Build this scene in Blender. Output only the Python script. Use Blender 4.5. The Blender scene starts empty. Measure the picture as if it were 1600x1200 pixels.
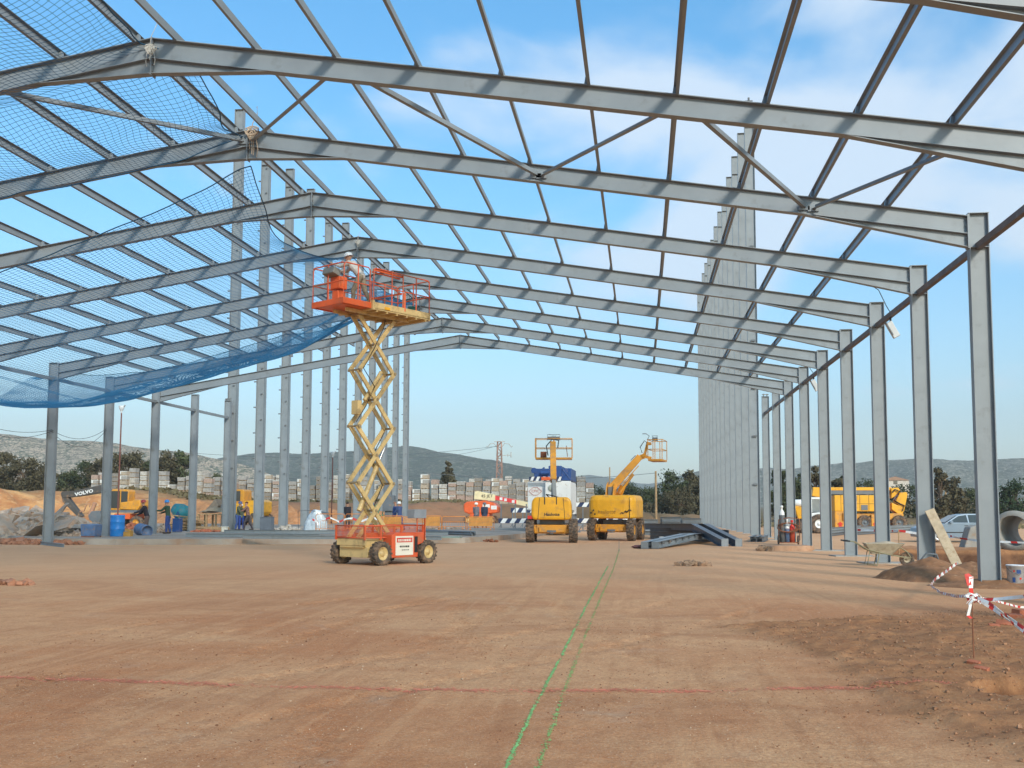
import bpy, math, random
from mathutils import Vector, Matrix
from mathutils import noise as mn
R=math.radians; PI=math.pi
random.seed(7)
scene=bpy.context.scene; col=scene.collection
# ---------------------------------------------------------------- camera
F_PX,CY,PITCH,YAW,ROLL=1599.4,667.6,R(4.586),R(-7.216),R(.158)
CAM=Vector((9.246,0,1.6))
fw=Vector((math.sin(YAW)*math.cos(PITCH),math.cos(YAW)*math.cos(PITCH),math.sin(PITCH)))
rt0=Vector((math.cos(YAW),-math.sin(YAW),0)); up0=rt0.cross(fw)
rt=rt0*math.cos(ROLL)+up0*math.sin(ROLL); up=-rt0*math.sin(ROLL)+up0*math.cos(ROLL)
cd=bpy.data.cameras.new('camera'); cam=bpy.data.objects.new('camera',cd); col.objects.link(cam)
cd.sensor_width=36; cd.lens=F_PX/1600*36; cd.shift_y=(CY-600)/1600; cd.clip_end=12000; cd.clip_start=.05
M=Matrix((rt,up,-fw)).transposed().to_4x4(); M.translation=CAM; cam.matrix_world=M
scene.camera=cam
def ray(px,py): return rt*((px-800)/F_PX)-up*((py-CY)/F_PX)+fw
def G(px,py,z=0):
    d=ray(px,py); return CAM+d*((z-CAM.z)/d.z)
def at(px,py,Y):
    d=ray(px,py); return CAM+d*(Y/d.y)
# ---------------------------------------------------------------- light
scene.view_settings.view_transform='Standard'; scene.view_settings.look='None'
scene.view_settings.exposure=0.22; scene.view_settings.gamma=1
SUN=Vector((.93,-1.63,1.0)).normalized()       # towards the sun: behind and right of the camera, low winter sun
elev=math.asin(SUN.z); azim=math.atan2(SUN.x,SUN.y)
sl=bpy.data.lights.new('sun','SUN'); so=bpy.data.objects.new('sun',sl); col.objects.link(so)
sl.energy=2.8; sl.angle=R(10); sl.color=(1,.93,.82)
so.rotation_euler=SUN.to_track_quat('Z','Y').to_euler()
w=bpy.data.worlds.new('World'); scene.world=w; w.use_nodes=True
nt=w.node_tree; N=nt.nodes; L=nt.links
for n in list(N): N.remove(n)
out=N.new('ShaderNodeOutputWorld'); bg=N.new('ShaderNodeBackground'); sky=N.new('ShaderNodeTexSky')
sky.sky_type='NISHITA'; sky.sun_disc=False; sky.sun_elevation=elev; sky.sun_rotation=azim
sky.altitude=50; sky.air_density=1.0; sky.dust_density=1.6; sky.ozone_density=1.5
bg.inputs['Strength'].default_value=.15
tc=N.new('ShaderNodeTexCoord')
mp=N.new('ShaderNodeMapping'); mp.inputs['Scale'].default_value=(1.0,1.0,1.9); mp.inputs['Location'].default_value=(.35,.2,.1)
nz=N.new('ShaderNodeTexNoise'); nz.inputs['Scale'].default_value=4.2; nz.inputs['Detail'].default_value=7; nz.inputs['Roughness'].default_value=.48; nz.inputs['Distortion'].default_value=.25
L.new(tc.outputs['Generated'],mp.inputs[0]); L.new(mp.outputs[0],nz.inputs['Vector'])
# cloud cover grows towards the right (east) and above the horizon
sx=N.new('ShaderNodeSeparateXYZ'); L.new(tc.outputs['Generated'],sx.inputs[0])
def math_n(op,a,b=None,clamp=False):
    m=N.new('ShaderNodeMath'); m.operation=op; m.use_clamp=clamp
    for i,v in enumerate((a,b)):
        if v is None: continue
        if isinstance(v,(int,float)): m.inputs[i].default_value=v
        else: L.new(v,m.inputs[i])
    return m.outputs[0]
def mr(v,a,b,c,d):
    m=N.new('ShaderNodeMapRange'); m.interpolation_type='SMOOTHSTEP'; L.new(v,m.inputs[0])
    for i,x in enumerate((a,b,c,d)): m.inputs[i+1].default_value=x
    return m.outputs[0]
cx_=mr(sx.outputs['X'],-.32,.14,0,1); cz_=mr(sx.outputs['Z'],.10,.27,0,1)
cover=math_n('MULTIPLY',cx_,cz_)
thr=math_n('MULTIPLY',cover,.31)
nn=math_n('ADD',nz.outputs['Fac'],thr)
cl=mr(nn,.60,.80,0,1)
mx=N.new('ShaderNodeMix'); mx.data_type='RGBA'
tint=N.new('ShaderNodeMix'); tint.data_type='RGBA'; tint.blend_type='MULTIPLY'; tint.inputs[0].default_value=1
tr=N.new('ShaderNodeValToRGB'); te=tr.color_ramp.elements; te[0].position=.0; te[0].color=(1.12,1.14,1.14,1); te[1].position=.5; te[1].color=(.46,1.26,1.55,1)
e2=tr.color_ramp.elements.new(.12); e2.color=(.90,1.17,1.25,1); e3=tr.color_ramp.elements.new(.3); e3.color=(.60,1.22,1.42,1)
L.new(sx.outputs['Z'],tr.inputs[0]); L.new(sky.outputs[0],tint.inputs[6]); L.new(tr.outputs[0],tint.inputs[7])
L.new(math_n('MULTIPLY',cl,.8),mx.inputs[0]); L.new(tint.outputs[2],mx.inputs[6]); mx.inputs[7].default_value=(4.7,5.4,6.2,1)
L.new(mx.outputs[2],bg.inputs['Color']); L.new(bg.outputs[0],out.inputs[0])
# ---------------------------------------------------------------- materials
MATS={}
def mat(name,c,rough=.6,metal=0,var=.12,scale=3,dirt=None,dirt_amt=.0,bump=.0,bscale=30,spec=.4,emit=None,alpha=None,vec='Object'):
    if name in MATS: return MATS[name]
    m=bpy.data.materials.new(name); m.use_nodes=True; t=m.node_tree; n=t.nodes; l=t.links
    b=n['Principled BSDF']; b.inputs['Roughness'].default_value=rough; b.inputs['Metallic'].default_value=metal
    b.inputs['Specular IOR Level'].default_value=spec
    co=n.new('ShaderNodeTexCoord'); nz=n.new('ShaderNodeTexNoise'); nz.inputs['Scale'].default_value=scale; nz.inputs['Detail'].default_value=6
    l.new(co.outputs[vec],nz.inputs['Vector'])
    r=n.new('ShaderNodeValToRGB'); e=r.color_ramp.elements
    e[0].position=.3; e[1].position=.7
    e[0].color=(*[x*(1-var) for x in c],1); e[1].color=(*[min(1,x*(1+var)) for x in c],1)
    l.new(nz.outputs['Fac'],r.inputs[0]); o=r.outputs[0]
    if dirt:
        n2=n.new('ShaderNodeTexNoise'); n2.inputs['Scale'].default_value=scale*1.7; n2.inputs['Detail'].default_value=9; n2.inputs['Roughness'].default_value=.65
        l.new(co.outputs[vec],n2.inputs['Vector'])
        q=n.new('ShaderNodeMapRange'); q.inputs[1].default_value=.62-.25*dirt_amt; q.inputs[2].default_value=.78-.2*dirt_amt; q.inputs[4].default_value=.85
        l.new(n2.outputs['Fac'],q.inputs[0])
        x=n.new('ShaderNodeMix'); x.data_type='RGBA'; l.new(q.outputs[0],x.inputs[0]); l.new(o,x.inputs[6]); x.inputs[7].default_value=(*dirt,1); o=x.outputs[2]
    l.new(o,b.inputs['Base Color'])
    if bump:
        n3=n.new('ShaderNodeTexNoise'); n3.inputs['Scale'].default_value=bscale; n3.inputs['Detail'].default_value=5
        l.new(co.outputs[vec],n3.inputs['Vector'])
        bp=n.new('ShaderNodeBump'); bp.inputs['Strength'].default_value=bump; bp.inputs['Distance'].default_value=.02
        l.new(n3.outputs['Fac'],bp.inputs['Height']); l.new(bp.outputs[0],b.inputs['Normal'])
    if alpha is not None: b.inputs['Alpha'].default_value=alpha
    MATS[name]=m; return m
DUST=(.33,.19,.10)
steel=mat('galvanised_grey_paint',(.222,.248,.268),.45,.0,.10,1.3,(.155,.16,.16),.24,bump=.06,bscale=5,spec=.5)
steel_d=mat('dark_steel',(.13,.145,.16),.5,.0,.15,2,DUST,.25)
steel_b=mat('brown_primed_steel',(.15,.125,.12),.6,0,.2,2,(.22,.22,.22),.3)
zinc=mat('zinc_bolt',(.16,.16,.16),.5,.3,.1,8)
yellow=mat('machine_yellow',(.64,.28,.022),.42,0,.12,2,DUST,.5,spec=.5)
yellow_n=mat('bright_yellow_paint',(.76,.37,.018),.40,0,.09,1.6,(.45,.22,.06),.35)
beige=mat('cream_machine_paint',(.60,.43,.19),.45,0,.12,2,(.28,.19,.09),.45)
orange=mat('orange_red_paint',(.62,.10,.035),.45,0,.10,2,DUST,.4)
orange_b=mat('bright_orange_paint',(.68,.115,.028),.45,0,.10,2,(.35,.14,.07),.3)
rubber=mat('dusty_rubber',(.07,.055,.045),.9,0,.25,4,(.27,.17,.105),.75,bump=.3)
black=mat('black_plastic',(.02,.02,.022),.5)
white=mat('white_paint',(.72,.73,.72),.45,0,.05,2,DUST,.15)
glass=mat('dark_glass',(.03,.04,.045),.08,0,.05,spec=.8)
blue_m=mat('blue_machine_paint',(.02,.065,.21),.45,0,.15,2,DUST,.2)
blue_d=mat('blue_plastic_drum',(.02,.20,.58),.4,0,.1,3,DUST,.1)
blue_o=mat('faded_blue_drum',(.10,.17,.31),.5,0,.2,4,DUST,.4)
red=mat('red_paint',(.6,.03,.02),.5,0,.1,3)
wood=mat('raw_timber',(.42,.27,.14),.8,0,.3,5,(.2,.13,.08),.3,bump=.3)
conc=mat('grey_concrete',(.33,.31,.28),.85,0,.2,2,(.34,.22,.14),.4,bump=.5)
concb=mat('broken_concrete',(.36,.295,.24),.9,0,.3,1.5,(.38,.22,.13),.6,bump=.6,bscale=12)
brick=mat('terracotta_brick',(.42,.13,.065),.85,0,.2,6,(.45,.28,.18),.3,bump=.4)
rust=mat('rusty_iron',(.24,.09,.045),.85,0,.3,6,bump=.3)
skin=mat('skin',(.50,.27,.18),.6,0,.05)
cream=mat('pale_label',(.72,.68,.58),.5,0,.05)
net_m=mat('blue_net_cord',(.012,.07,.14),.7,0,.1)
net_lit=mat('sunlit_blue_net_cord',(.02,.15,.31),.7,0,.1)  # brighter copy of the cord, sunlight on the sagging net mixed into its colour
rope=mat('pale_rope',(.55,.42,.30),.9,0,.15,20)
# ---------------------------------------------------------------- mesh builder
def frame_of(d,upv=Vector((0,0,1))):
    d=d.normalized()
    s=d.cross(upv)
    if s.length<1e-4: s=d.cross(Vector((0,1,0)))
    s.normalize(); u=s.cross(d).normalized(); return s,u
class MB:
    def __init__(s): s.v=[]; s.f=[]; s.m=[]; s.sm=[]
    def add(s,vs,fs,m=0,smooth=False):
        o=len(s.v); s.v+= [tuple(v) for v in vs]
        for f in fs: s.f.append(tuple(i+o for i in f)); s.m.append(m); s.sm.append(smooth)
        return s
    def box(s,x0,x1,y0,y1,z0,z1,m=0):
        return s.add([(x,y,z) for z in (z0,z1) for y in (y0,y1) for x in (x0,x1)],[(0,2,3,1),(4,5,7,6),(0,1,5,4),(2,6,7,3),(0,4,6,2),(1,3,7,5)],m)
    def obox(s,c,sz,rot=None,m=0):
        c=Vector(c); rot=rot or Matrix.Identity(3)
        vs=[c+rot@Vector((sz[0]*(i&1)-sz[0]/2,sz[1]*(i>>1&1)-sz[1]/2,sz[2]*(i>>2&1)-sz[2]/2)) for i in range(8)]
        return s.add(vs,[(0,2,3,1),(4,5,7,6),(0,1,5,4),(2,6,7,3),(0,4,6,2),(1,3,7,5)],m)
    def beam(s,p,q,w,h,m=0,upv=Vector((0,0,1)),w2=None,h2=None):
        p=Vector(p); q=Vector(q); a,u=frame_of(q-p,upv); w2=w2 or w; h2=h2 or h
        vs=[p+a*sx*w/2+u*sz*h/2 for sx,sz in ((-1,-1),(1,-1),(1,1),(-1,1))]+[q+a*sx*w2/2+u*sz*h2/2 for sx,sz in ((-1,-1),(1,-1),(1,1),(-1,1))]
        return s.add(vs,[(3,2,1,0),(4,5,6,7),(0,1,5,4),(1,2,6,5),(2,3,7,6),(3,0,4,7)],m)
    def tube(s,p,q,r,n=8,r2=None,m=0,cap=True):
        p=Vector(p); q=Vector(q); a,u=frame_of(q-p); r2=r if r2 is None else r2
        vs=[]
        for P,rr in ((p,r),(q,r2)):
            for i in range(n):
                t=2*PI*i/n; vs.append(P+a*math.cos(t)*rr+u*math.sin(t)*rr)
        s.add(vs,[(i,(i+1)%n,n+(i+1)%n,n+i) for i in range(n)],m,n>5)
        if cap: s.add(vs[:n],[tuple(range(n-1,-1,-1))],m); s.add(vs[n:],[tuple(range(n))],m)
        return s
    def path(s,pts,r,n=6,m=0,closed=False):
        pts=[Vector(p) for p in pts]; k=len(pts); vs=[]
        for i,p in enumerate(pts):
            d=(pts[(i+1)%k] if (closed or i<k-1) else p)-(pts[i-1] if (closed or i>0) else p)
            a,u=frame_of(d)
            vs+= [p+a*math.cos(2*PI*j/n)*r+u*math.sin(2*PI*j/n)*r for j in range(n)]
        fs=[(i*n+j,i*n+(j+1)%n,((i+1)%k)*n+(j+1)%n,((i+1)%k)*n+j) for i in range(k if closed else k-1) for j in range(n)]
        return s.add(vs,fs,m,True)
    def lathe(s,prof,n=16,mtx=None,m=0,cap=False):
        mtx=mtx or Matrix.Identity(4); vs=[]
        for r,z in prof:
            vs+= [mtx@Vector((r*math.cos(2*PI*i/n),r*math.sin(2*PI*i/n),z)) for i in range(n)]
        s.add(vs,[(k*n+i,k*n+(i+1)%n,(k+1)*n+(i+1)%n,(k+1)*n+i) for k in range(len(prof)-1) for i in range(n)],m,True)
        if cap:
            s.add(vs[:n],[tuple(range(n-1,-1,-1))],m); s.add(vs[-n:],[tuple(range(n))],m)
        return s
    def prism(s,poly,a,b,axis='y',m=0):
        def P(u,v,w): return {'y':(u,w,v),'x':(w,u,v),'z':(u,v,w)}[axis]
        n=len(poly); vs=[P(u,v,a) for u,v in poly]+[P(u,v,b) for u,v in poly]
        return s.add(vs,[tuple(range(n)),tuple(range(2*n-1,n-1,-1))]+[(i,n+i,n+(i+1)%n,(i+1)%n) for i in range(n)],m)
    def blob(s,c,rad,seed=0,rough=.25,m=0,n=2,flat=1):
        import bmesh
        bm=bmesh.new(); bmesh.ops.create_icosphere(bm,subdivisions=n,radius=1); vs=[]
        for v in bm.verts:
            q=v.co*(1+rough*mn.noise(v.co*1.7+Vector((seed*3.1,seed,0)))*2)
            vs.append((c[0]+q.x*rad[0],c[1]+q.y*rad[1],c[2]+q.z*rad[2]))
        fs=[tuple(x.index for x in f.verts) for f in bm.faces]; bm.free()
        return s.add(vs,fs,m,n>2)
    def rock(s,c,sz,rot,seed,m=0):
        rnd=random.Random(seed)
        vs=[]
        for i in range(8):
            v=Vector((sz[0]*((i&1)-.5),sz[1]*((i>>1&1)-.5),sz[2]*((i>>2&1)-.5)))
            v=Vector([v[k]*(1+rnd.uniform(-.35,.25)) for k in range(3)]); vs.append(Vector(c)+rot@v)
        return s.add(vs,[(0,2,3),(0,3,1),(4,5,7),(4,7,6),(0,1,5,4),(2,6,7,3),(0,4,6,2),(1,3,7,5)],m)
    def build(s,name,mats,parent=None,fix=True,bevel=0,loc=None):
        me=bpy.data.meshes.new(name); me.from_pydata(s.v,[],s.f)
        if not isinstance(mats,(list,tuple)): mats=[mats]
        for x in mats: me.materials.append(x)
        me.polygons.foreach_set('material_index',s.m); me.polygons.foreach_set('use_smooth',s.sm)
        if fix:
            import bmesh
            bm=bmesh.new(); bm.from_mesh(me); bmesh.ops.recalc_face_normals(bm,faces=bm.faces); bm.to_mesh(me); bm.free()
        me.update()
        o=bpy.data.objects.new(name,me); col.objects.link(o)
        if parent: o.parent=parent
        if loc is not None: o.location=loc
        if bevel:
            b=o.modifiers.new('bevel','BEVEL'); b.width=bevel; b.segments=2; b.limit_method='ANGLE'; b.angle_limit=R(35)
        return o
def tag(o,label=None,cat=None,group=None,kind=None):
    if label: o['label']=label
    if cat: o['category']=cat
    if group: o['group']=group
    if kind: o['kind']=kind
    return o
def thing(name,label,cat,loc=(0,0,0),rz=0,group=None):
    o=bpy.data.objects.new(name,None); col.objects.link(o); o.location=loc; o.rotation_euler=(0,0,rz); o.empty_display_size=.3
    return tag(o,label,cat,group)
def copy_tree(o,parent=None):
    c=o.copy(); col.objects.link(c)
    if parent: c.parent=parent
    for ch in o.children: copy_tree(ch,c)
    return c
def text(s,size,mtx,material,parent,name='lettering',depth=.006,sx=1,space=1,offset=0):
    cu=bpy.data.curves.new('t','FONT'); cu.body=s; cu.size=size; cu.extrude=depth; cu.align_x='CENTER'; cu.align_y='CENTER'; cu.space_character=space; cu.offset=offset; cu.resolution_u=2
    to=bpy.data.objects.new('t',cu); col.objects.link(to)
    bpy.context.view_layer.update()
    me=bpy.data.meshes.new_from_object(to.evaluated_get(bpy.context.evaluated_depsgraph_get()))
    bpy.data.objects.remove(to); bpy.data.curves.remove(cu)
    me.transform(mtx@Matrix.Diagonal((sx,1,1,1))); me.materials.clear(); me.materials.append(material); me.name=name
    o=bpy.data.objects.new(name,me); col.objects.link(o); o.parent=parent; return o
def face_y(x,y,z,rz=0):   # text matrix: reads from -Y side, then rotated about Z
    return Matrix.Translation((x,y,z))@Matrix.Rotation(rz,4,'Z')@Matrix.Rotation(R(90),4,'X')
def wheel(parent,c,r,w,rimmat,rim_r=.55,ax=Vector((1,0,0)),lugs=22,n=28,name='wheel',out=1):
    """tyre with block tread and dished rim; ax = axle direction"""
    c=Vector(c); q=ax.to_track_quat('Z','Y').to_matrix().to_4x4(); q.translation=c
    b=MB(); h=w/2; ri=r*rim_r
    b.lathe([(ri,-h*.75),(ri*1.04,-h*.9),(r*.86,-h),(r*.955,-h*.82),(r*.965,0),(r*.955,h*.82),(r*.86,h),(ri*1.04,h*.9),(ri,h*.75)],n,q)
    if lugs:
        for i in range(lugs):
            for sd in (-1,1):
                t=2*PI*(i+(.5 if sd>0 else 0))/lugs
                a=q@Vector((r*.97*math.cos(t),r*.97*math.sin(t),sd*h*.96)); e=q@Vector((r*.97*math.cos(t+.12),r*.97*math.sin(t+.12),sd*h*.08))
                rad=(q.to_3x3()@Vector((math.cos(t),math.sin(t),0)))
                b.beam(a,e,2*PI*r/lugs*.42,r*.09,0,rad)
    o=b.build(name,rubber,parent)
    b=MB(); 
    for sd in (-1,1):
        b.lathe([(ri*1.0,sd*h*.75),(ri*.9,sd*h*.8),(ri*.84,sd*h*.45),(ri*.4,sd*h*.35),(ri*.36,sd*h*.7),(.001,sd*h*.72)],n,q)
    for i in range(6):
        t=2*PI*i/6
        for sd in (-1,1):
            p0=q@Vector((ri*.6*math.cos(t),ri*.6*math.sin(t),sd*h*.36)); p1=q@Vector((ri*.6*math.cos(t),ri*.6*math.sin(t),sd*h*.5)); b.tube(p0,p1,ri*.06,6)
    b.build('rim',rimmat,o); return o
# ================================================================ terrain
def sm(a,b,x):
    t=max(0,min(1,(x-a)/(b-a))); return t*t*(3-2*t)
def lerp_tab(tab,x):
    if x<=tab[0][0]: return tab[0][1]
    for (a,va),(b,vb) in zip(tab,tab[1:]):
        if x<=b: return va+(vb-va)*(x-a)/(b-a)
    return tab[-1][1]
PLAT=[(-120,4.4),(-62,2.9),(-48,2.7),(-38,2.4),(-24,2.3),(-13,2.3),(0,2.0),(8,1.2),(20,.5),(60,.6),(200,1.5)]
BANK=[(-120,72),(-60,84),(-38,92),(-22,104),(-10,112),(6,118),(60,140)]
def rough_edge(y): return lerp_tab([(5,12.6),(7,11.7),(9,11.25),(11.5,11.3),(13,10.9),(14.5,10.3),(16,12.5),(18,15),(19,17)],y)
TRACKS=[(3.2,.10,.9,.33,1.0),(6.6,-.06,.5,.28,2.1),(5.0,.42,.6,.25,4.0),(9.8,-.22,.4,.3,.3)]
def track_h(x,y):
    z=0
    for a,sl_,am,fr,ph in TRACKS:
        cx=a+sl_*(y-6)+am*math.sin(fr*y+ph)
        for o in (-.86,.86):
            d=abs(x-cx-o)
            if d<.2:
                k=(1-sm(.12,.19,d))*(.35+.65*sm(-.15,.25,mn.noise((x*.35,y*.35,a))))
                z-=k*(.014+.010*(1 if ((y*4.2+d*4*(1 if x>cx+o else -1))%1)<.45 else -1))
            elif d<.28: z+=.006*(1-sm(.2,.28,d))
    return z
def ground_h(x,y):
    z=0
    if y<19 and 0<x<13: z+=track_h(x,y)+.010*mn.noise((x*1.1,y*1.1,6))+.007*mn.noise((x*5,y*5,8))
    # loose earth on the right of the foreground
    e=rough_edge(y)
    if y<18 and x>e-.3:
        k=sm(e-.15,e+.15,x+.12*mn.noise((x*3,y*3,0)))*(1-sm(15.2,17.6,y+.5*mn.noise((x*.8,3,1))))
        z+=k*(.035+.035*mn.noise((x*2.2,y*2.2,5))+.028*mn.noise((x*7,y*7,2))+.018*mn.noise((x*17,y*17,2)))
        z-=.07*math.exp(-((x-e+.05)**2)/.008)*k*.4
    # shallow pit by the bricks
    dx,dy=x-12.75,y-9.75
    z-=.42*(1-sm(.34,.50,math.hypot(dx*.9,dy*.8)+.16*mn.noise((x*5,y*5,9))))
    # trench behind the right column row
    if x>17.2 and 25<y<48:
        a=sm(18.2,19.2,x+.5*mn.noise((x*.7,y*.7,3))); c=sm(27,29,y)*(1-sm(42.9,43.4,y+.5*mn.noise((x*.6,y*.4,8))))
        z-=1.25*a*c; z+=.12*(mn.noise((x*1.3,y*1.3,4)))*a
        z+=.10*math.exp(-((y-45)**2)/1.2)*(.6+mn.noise((x*.9,y,4)))*a
    # embankment and plateau behind the site
    if y>60:
        b=lerp_tab(BANK,x); H=lerp_tab(PLAT,x); n=mn.noise((x*.12,y*.12,1))
        k=sm(b,b+9-3*n,y+4*n+2.0*mn.noise((x*.5,y*.5,4)))
        z+=H*k+.22*k*mn.noise((x*.16,y*.16,7))+.5*mn.noise((x*.35,y*.35,2))*sm(b-12,b,y)*(1-.5*sm(b+8,b+14,y))
        if x<-30: z+=1.0*math.exp(-((x+44)**2)/30-((y-b-14)**2)/30)+.9*math.exp(-((x+58)**2)/120-((y-b-6)**2)/50)
        z+=sm(160,1500,y)*4*sm(150,600,y)
    elif y>45 and (x<-35): z+=.4*sm(-35,-60,x)*0
    return z
def axis(segs):
    o=[]
    for a,b,s in segs:
        n=max(1,int(round((b-a)/s))); o+=[a+(b-a)*i/n for i in range(n)]
    o.append(segs[-1][1]); return o
xs=axis([(-6000,-1500,900),(-1500,-300,150),(-300,-120,12),(-120,-70,2.4),(-70,0,.9),(0,10,.075),(10,17,.055),(17,30,.4),(30,60,2),(60,300,16),(300,1500,150),(1500,6000,900)])
ys=axis([(-300,-30,90),(-30,5,5),(5,18.5,.06),(18.5,25,.5),(25,48,.35),(48,80,1.5),(80,135,.9),(135,240,5),(240,1500,90),(1500,9000,1500)])
g_=MB(); g_.v=[(x,y,ground_h(x,y)) for y in ys for x in xs]
nx=len(xs); g_.f=[(j*nx+i,j*nx+i+1,(j+1)*nx+i+1,(j+1)*nx+i) for j in range(len(ys)-1) for i in range(nx-1)]
g_.m=[0]*len(g_.f); g_.sm=[True]*len(g_.f)
def ground_material():
    m=bpy.data.materials.new('red_dirt'); m.use_nodes=True; t=m.node_tree; n=t.nodes; l=t.links; b=n['Principled BSDF']; b.inputs['Roughness'].default_value=.95; b.inputs['Specular IOR Level'].default_value=.15
    tc=n.new('ShaderNodeTexCoord')
    def noise(scale,det=6,rough=.55,sc=(1,1,1),dist=0,rz=0):
        p=n.new('ShaderNodeMapping'); p.inputs['Scale'].default_value=sc; p.inputs['Rotation'].default_value=(0,0,rz); l.new(tc.outputs['Object'],p.inputs[0])
        z=n.new('ShaderNodeTexNoise'); z.inputs['Scale'].default_value=scale; z.inputs['Detail'].default_value=det; z.inputs['Roughness'].default_value=rough; z.inputs['Distortion'].default_value=dist
        l.new(p.outputs[0],z.inputs['Vector']); return z.outputs['Fac']
    def rng(v,a,c,lo=0,hi=1):
        q=n.new('ShaderNodeMapRange'); q.interpolation_type='SMOOTHSTEP'; l.new(v,q.inputs[0])
        for i,x in enumerate((a,c,lo,hi)): q.inputs[i+1].default_value=x
        return q.outputs[0]
    def mix(f,a,c,mode='MIX'):
        x=n.new('ShaderNodeMix'); x.data_type='RGBA'; x.blend_type=mode
        if isinstance(f,(int,float)): x.inputs[0].default_value=f
        else: l.new(f,x.inputs[0])
        for k,v in ((6,a),(7,c)):
            if isinstance(v,tuple): x.inputs[k].default_value=(*v,1)
            else: l.new(v,x.inputs[k])
        return x.outputs[2]
    def mt(op,a,c):
        x=n.new('ShaderNodeMath'); x.operation=op; x.use_clamp=True
        for i,v in enumerate((a,c)):
            if isinstance(v,(int,float)): x.inputs[i].default_value=v
            else: l.new(v,x.inputs[i])
        return x.outputs[0]
    red_=(.50,.21,.092); pale=(.67,.38,.20); dark=(.34,.138,.062); grey=(.52,.37,.26)
    c=mix(rng(noise(.17,5,.6,(1,1.3,1),.6),.38,.62),red_,pale)
    c=mix(rng(noise(.5,8,.65,(1,.5,1),.8,.5),.42,.72,0,.8),c,pale)
    c=mix(rng(noise(.33,7,.6,(.55,1.2,1),1.2,-.35),.50,.72,0,.75),c,dark)
    c=mix(rng(noise(1.4,9,.7,(.35,1.3,1),.6,.25),.48,.75,0,.55),c,red_)
    c=mix(rng(noise(.8,9,.7,(1,1,1),.4),.56,.74,0,.7),c,grey)
    c=mix(rng(noise(5,9,.75,(1,.6,1),.5),.42,.68,0,.45),c,dark); c=mix(rng(noise(7,9,.8,(1,.7,1),.5,.6),.50,.72,0,.5),c,pale); c=mix(rng(noise(26,8,.85),.40,.62,0,.6),c,dark); c=mix(rng(noise(38,6,.85),.52,.66,0,.55),c,pale)
    c=mix(rng(noise(70,3,.6),.58,.68,0,.7),c,(.62,.47,.33))
    c=mix(rng(noise(95,3,.6),.62,.72,0,.5),c,(.14,.07,.04))
    for ang,fx,a0,a1 in ((.12,2.2,.56,.66),(-.42,1.7,.58,.68),(1.25,2.6,.60,.70)):
        c=mix(rng(noise(1.0,7,.6,(fx,.13,1),.9,ang),a0,a1,0,.26),c,dark)
        c=mix(rng(noise(1.3,7,.6,(fx,.13,1),.9,ang+.07),a0,a1,0,.26),c,pale)
    # far pale, dusty part of the yard
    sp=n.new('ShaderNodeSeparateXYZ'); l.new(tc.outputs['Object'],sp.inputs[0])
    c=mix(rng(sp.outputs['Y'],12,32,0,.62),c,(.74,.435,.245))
    # loose earth (darker, redder)
    at_=n.new('ShaderNodeAttribute'); at_.attribute_name='zone'; s2=n.new('ShaderNodeSeparateColor'); l.new(at_.outputs['Color'],s2.inputs[0])
    loose=mix(rng(noise(3,9,.75),.35,.65),(.40,.19,.085),(.26,.115,.055)); loose=mix(rng(noise(45,4,.7),.58,.70,0,.6),loose,(.50,.34,.21))
    c=mix(s2.outputs[0],c,loose)
    bankc=mix(rng(noise(.35,9,.7,(1,1,2.2)),.34,.62),(.66,.36,.15),(.42,.18,.075)); bankc=mix(rng(noise(1.7,8,.7),.5,.75,0,.7),bankc,(.62,.45,.27)); bankc=mix(rng(sp.outputs['X'],-44,-26,0,.85),bankc,(.27,.145,.09)); bankc=mix(rng(noise(.9,9,.7,(1,1,3)),.5,.66,0,.6),bankc,(.17,.12,.07))
    c=mix(s2.outputs[1],c,bankc)
    veg=mix(rng(noise(.22,9,.7),.35,.65),(.20,.135,.07),(.12,.105,.05)); veg=mix(rng(noise(1.1,6,.7),.52,.72,0,.8),veg,(.30,.17,.09))
    c=mix(s2.outputs[2],c,veg)
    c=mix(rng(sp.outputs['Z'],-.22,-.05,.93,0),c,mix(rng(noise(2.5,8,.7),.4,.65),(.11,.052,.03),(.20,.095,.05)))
    l.new(c,b.inputs['Base Color'])
    hb=mt('ADD',mt('MULTIPLY',noise(9,10,.75),.7),mt('MULTIPLY',noise(60,4,.6),.28))
    bp=n.new('ShaderNodeBump'); bp.inputs['Strength'].default_value=.8; bp.inputs['Distance'].default_value=.04
    l.new(hb,bp.inputs['Height']); l.new(bp.outputs[0],b.inputs['Normal']); return m
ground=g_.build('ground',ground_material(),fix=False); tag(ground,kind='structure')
ca=ground.data.color_attributes.new('zone','FLOAT_COLOR','POINT'); zc=[]
for x,y,z in g_.v:
    e=rough_edge(y); lo=0
    if y<19: lo=sm(e-.45,e+.35,x+.35*mn.noise((x*2,y*2,0)))*(1-sm(15.5,18,y+.8*mn.noise((x*.8,3,1))))*.9
    dx,dy=x-12.85,y-10
    lo=max(lo,1-sm(.3,.6,math.hypot(dx,dy)))
    if x>17 and 26<y<49: lo=max(lo,sm(18,19,x)*sm(26,28,y)*(1-sm(44,45.5,y)) , .75*sm(17.5,19,x)*(1-sm(46,49,y)))
    b=lerp_tab(BANK,x); bk=sm(b-10,b-2,y)*(1-sm(b+10,b+16,y)); vg=sm(b+8,b+16,y+3*mn.noise((x*.1,y*.1,0)))
    if x>-12: vg=max(vg,.65*bk*sm(-12,0,x))
    if x>25 : vg=max(vg,sm(110,150,y)*.9)
    zc+= [lo,bk,vg,1]
ca.data.foreach_set('color',zc)
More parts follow.
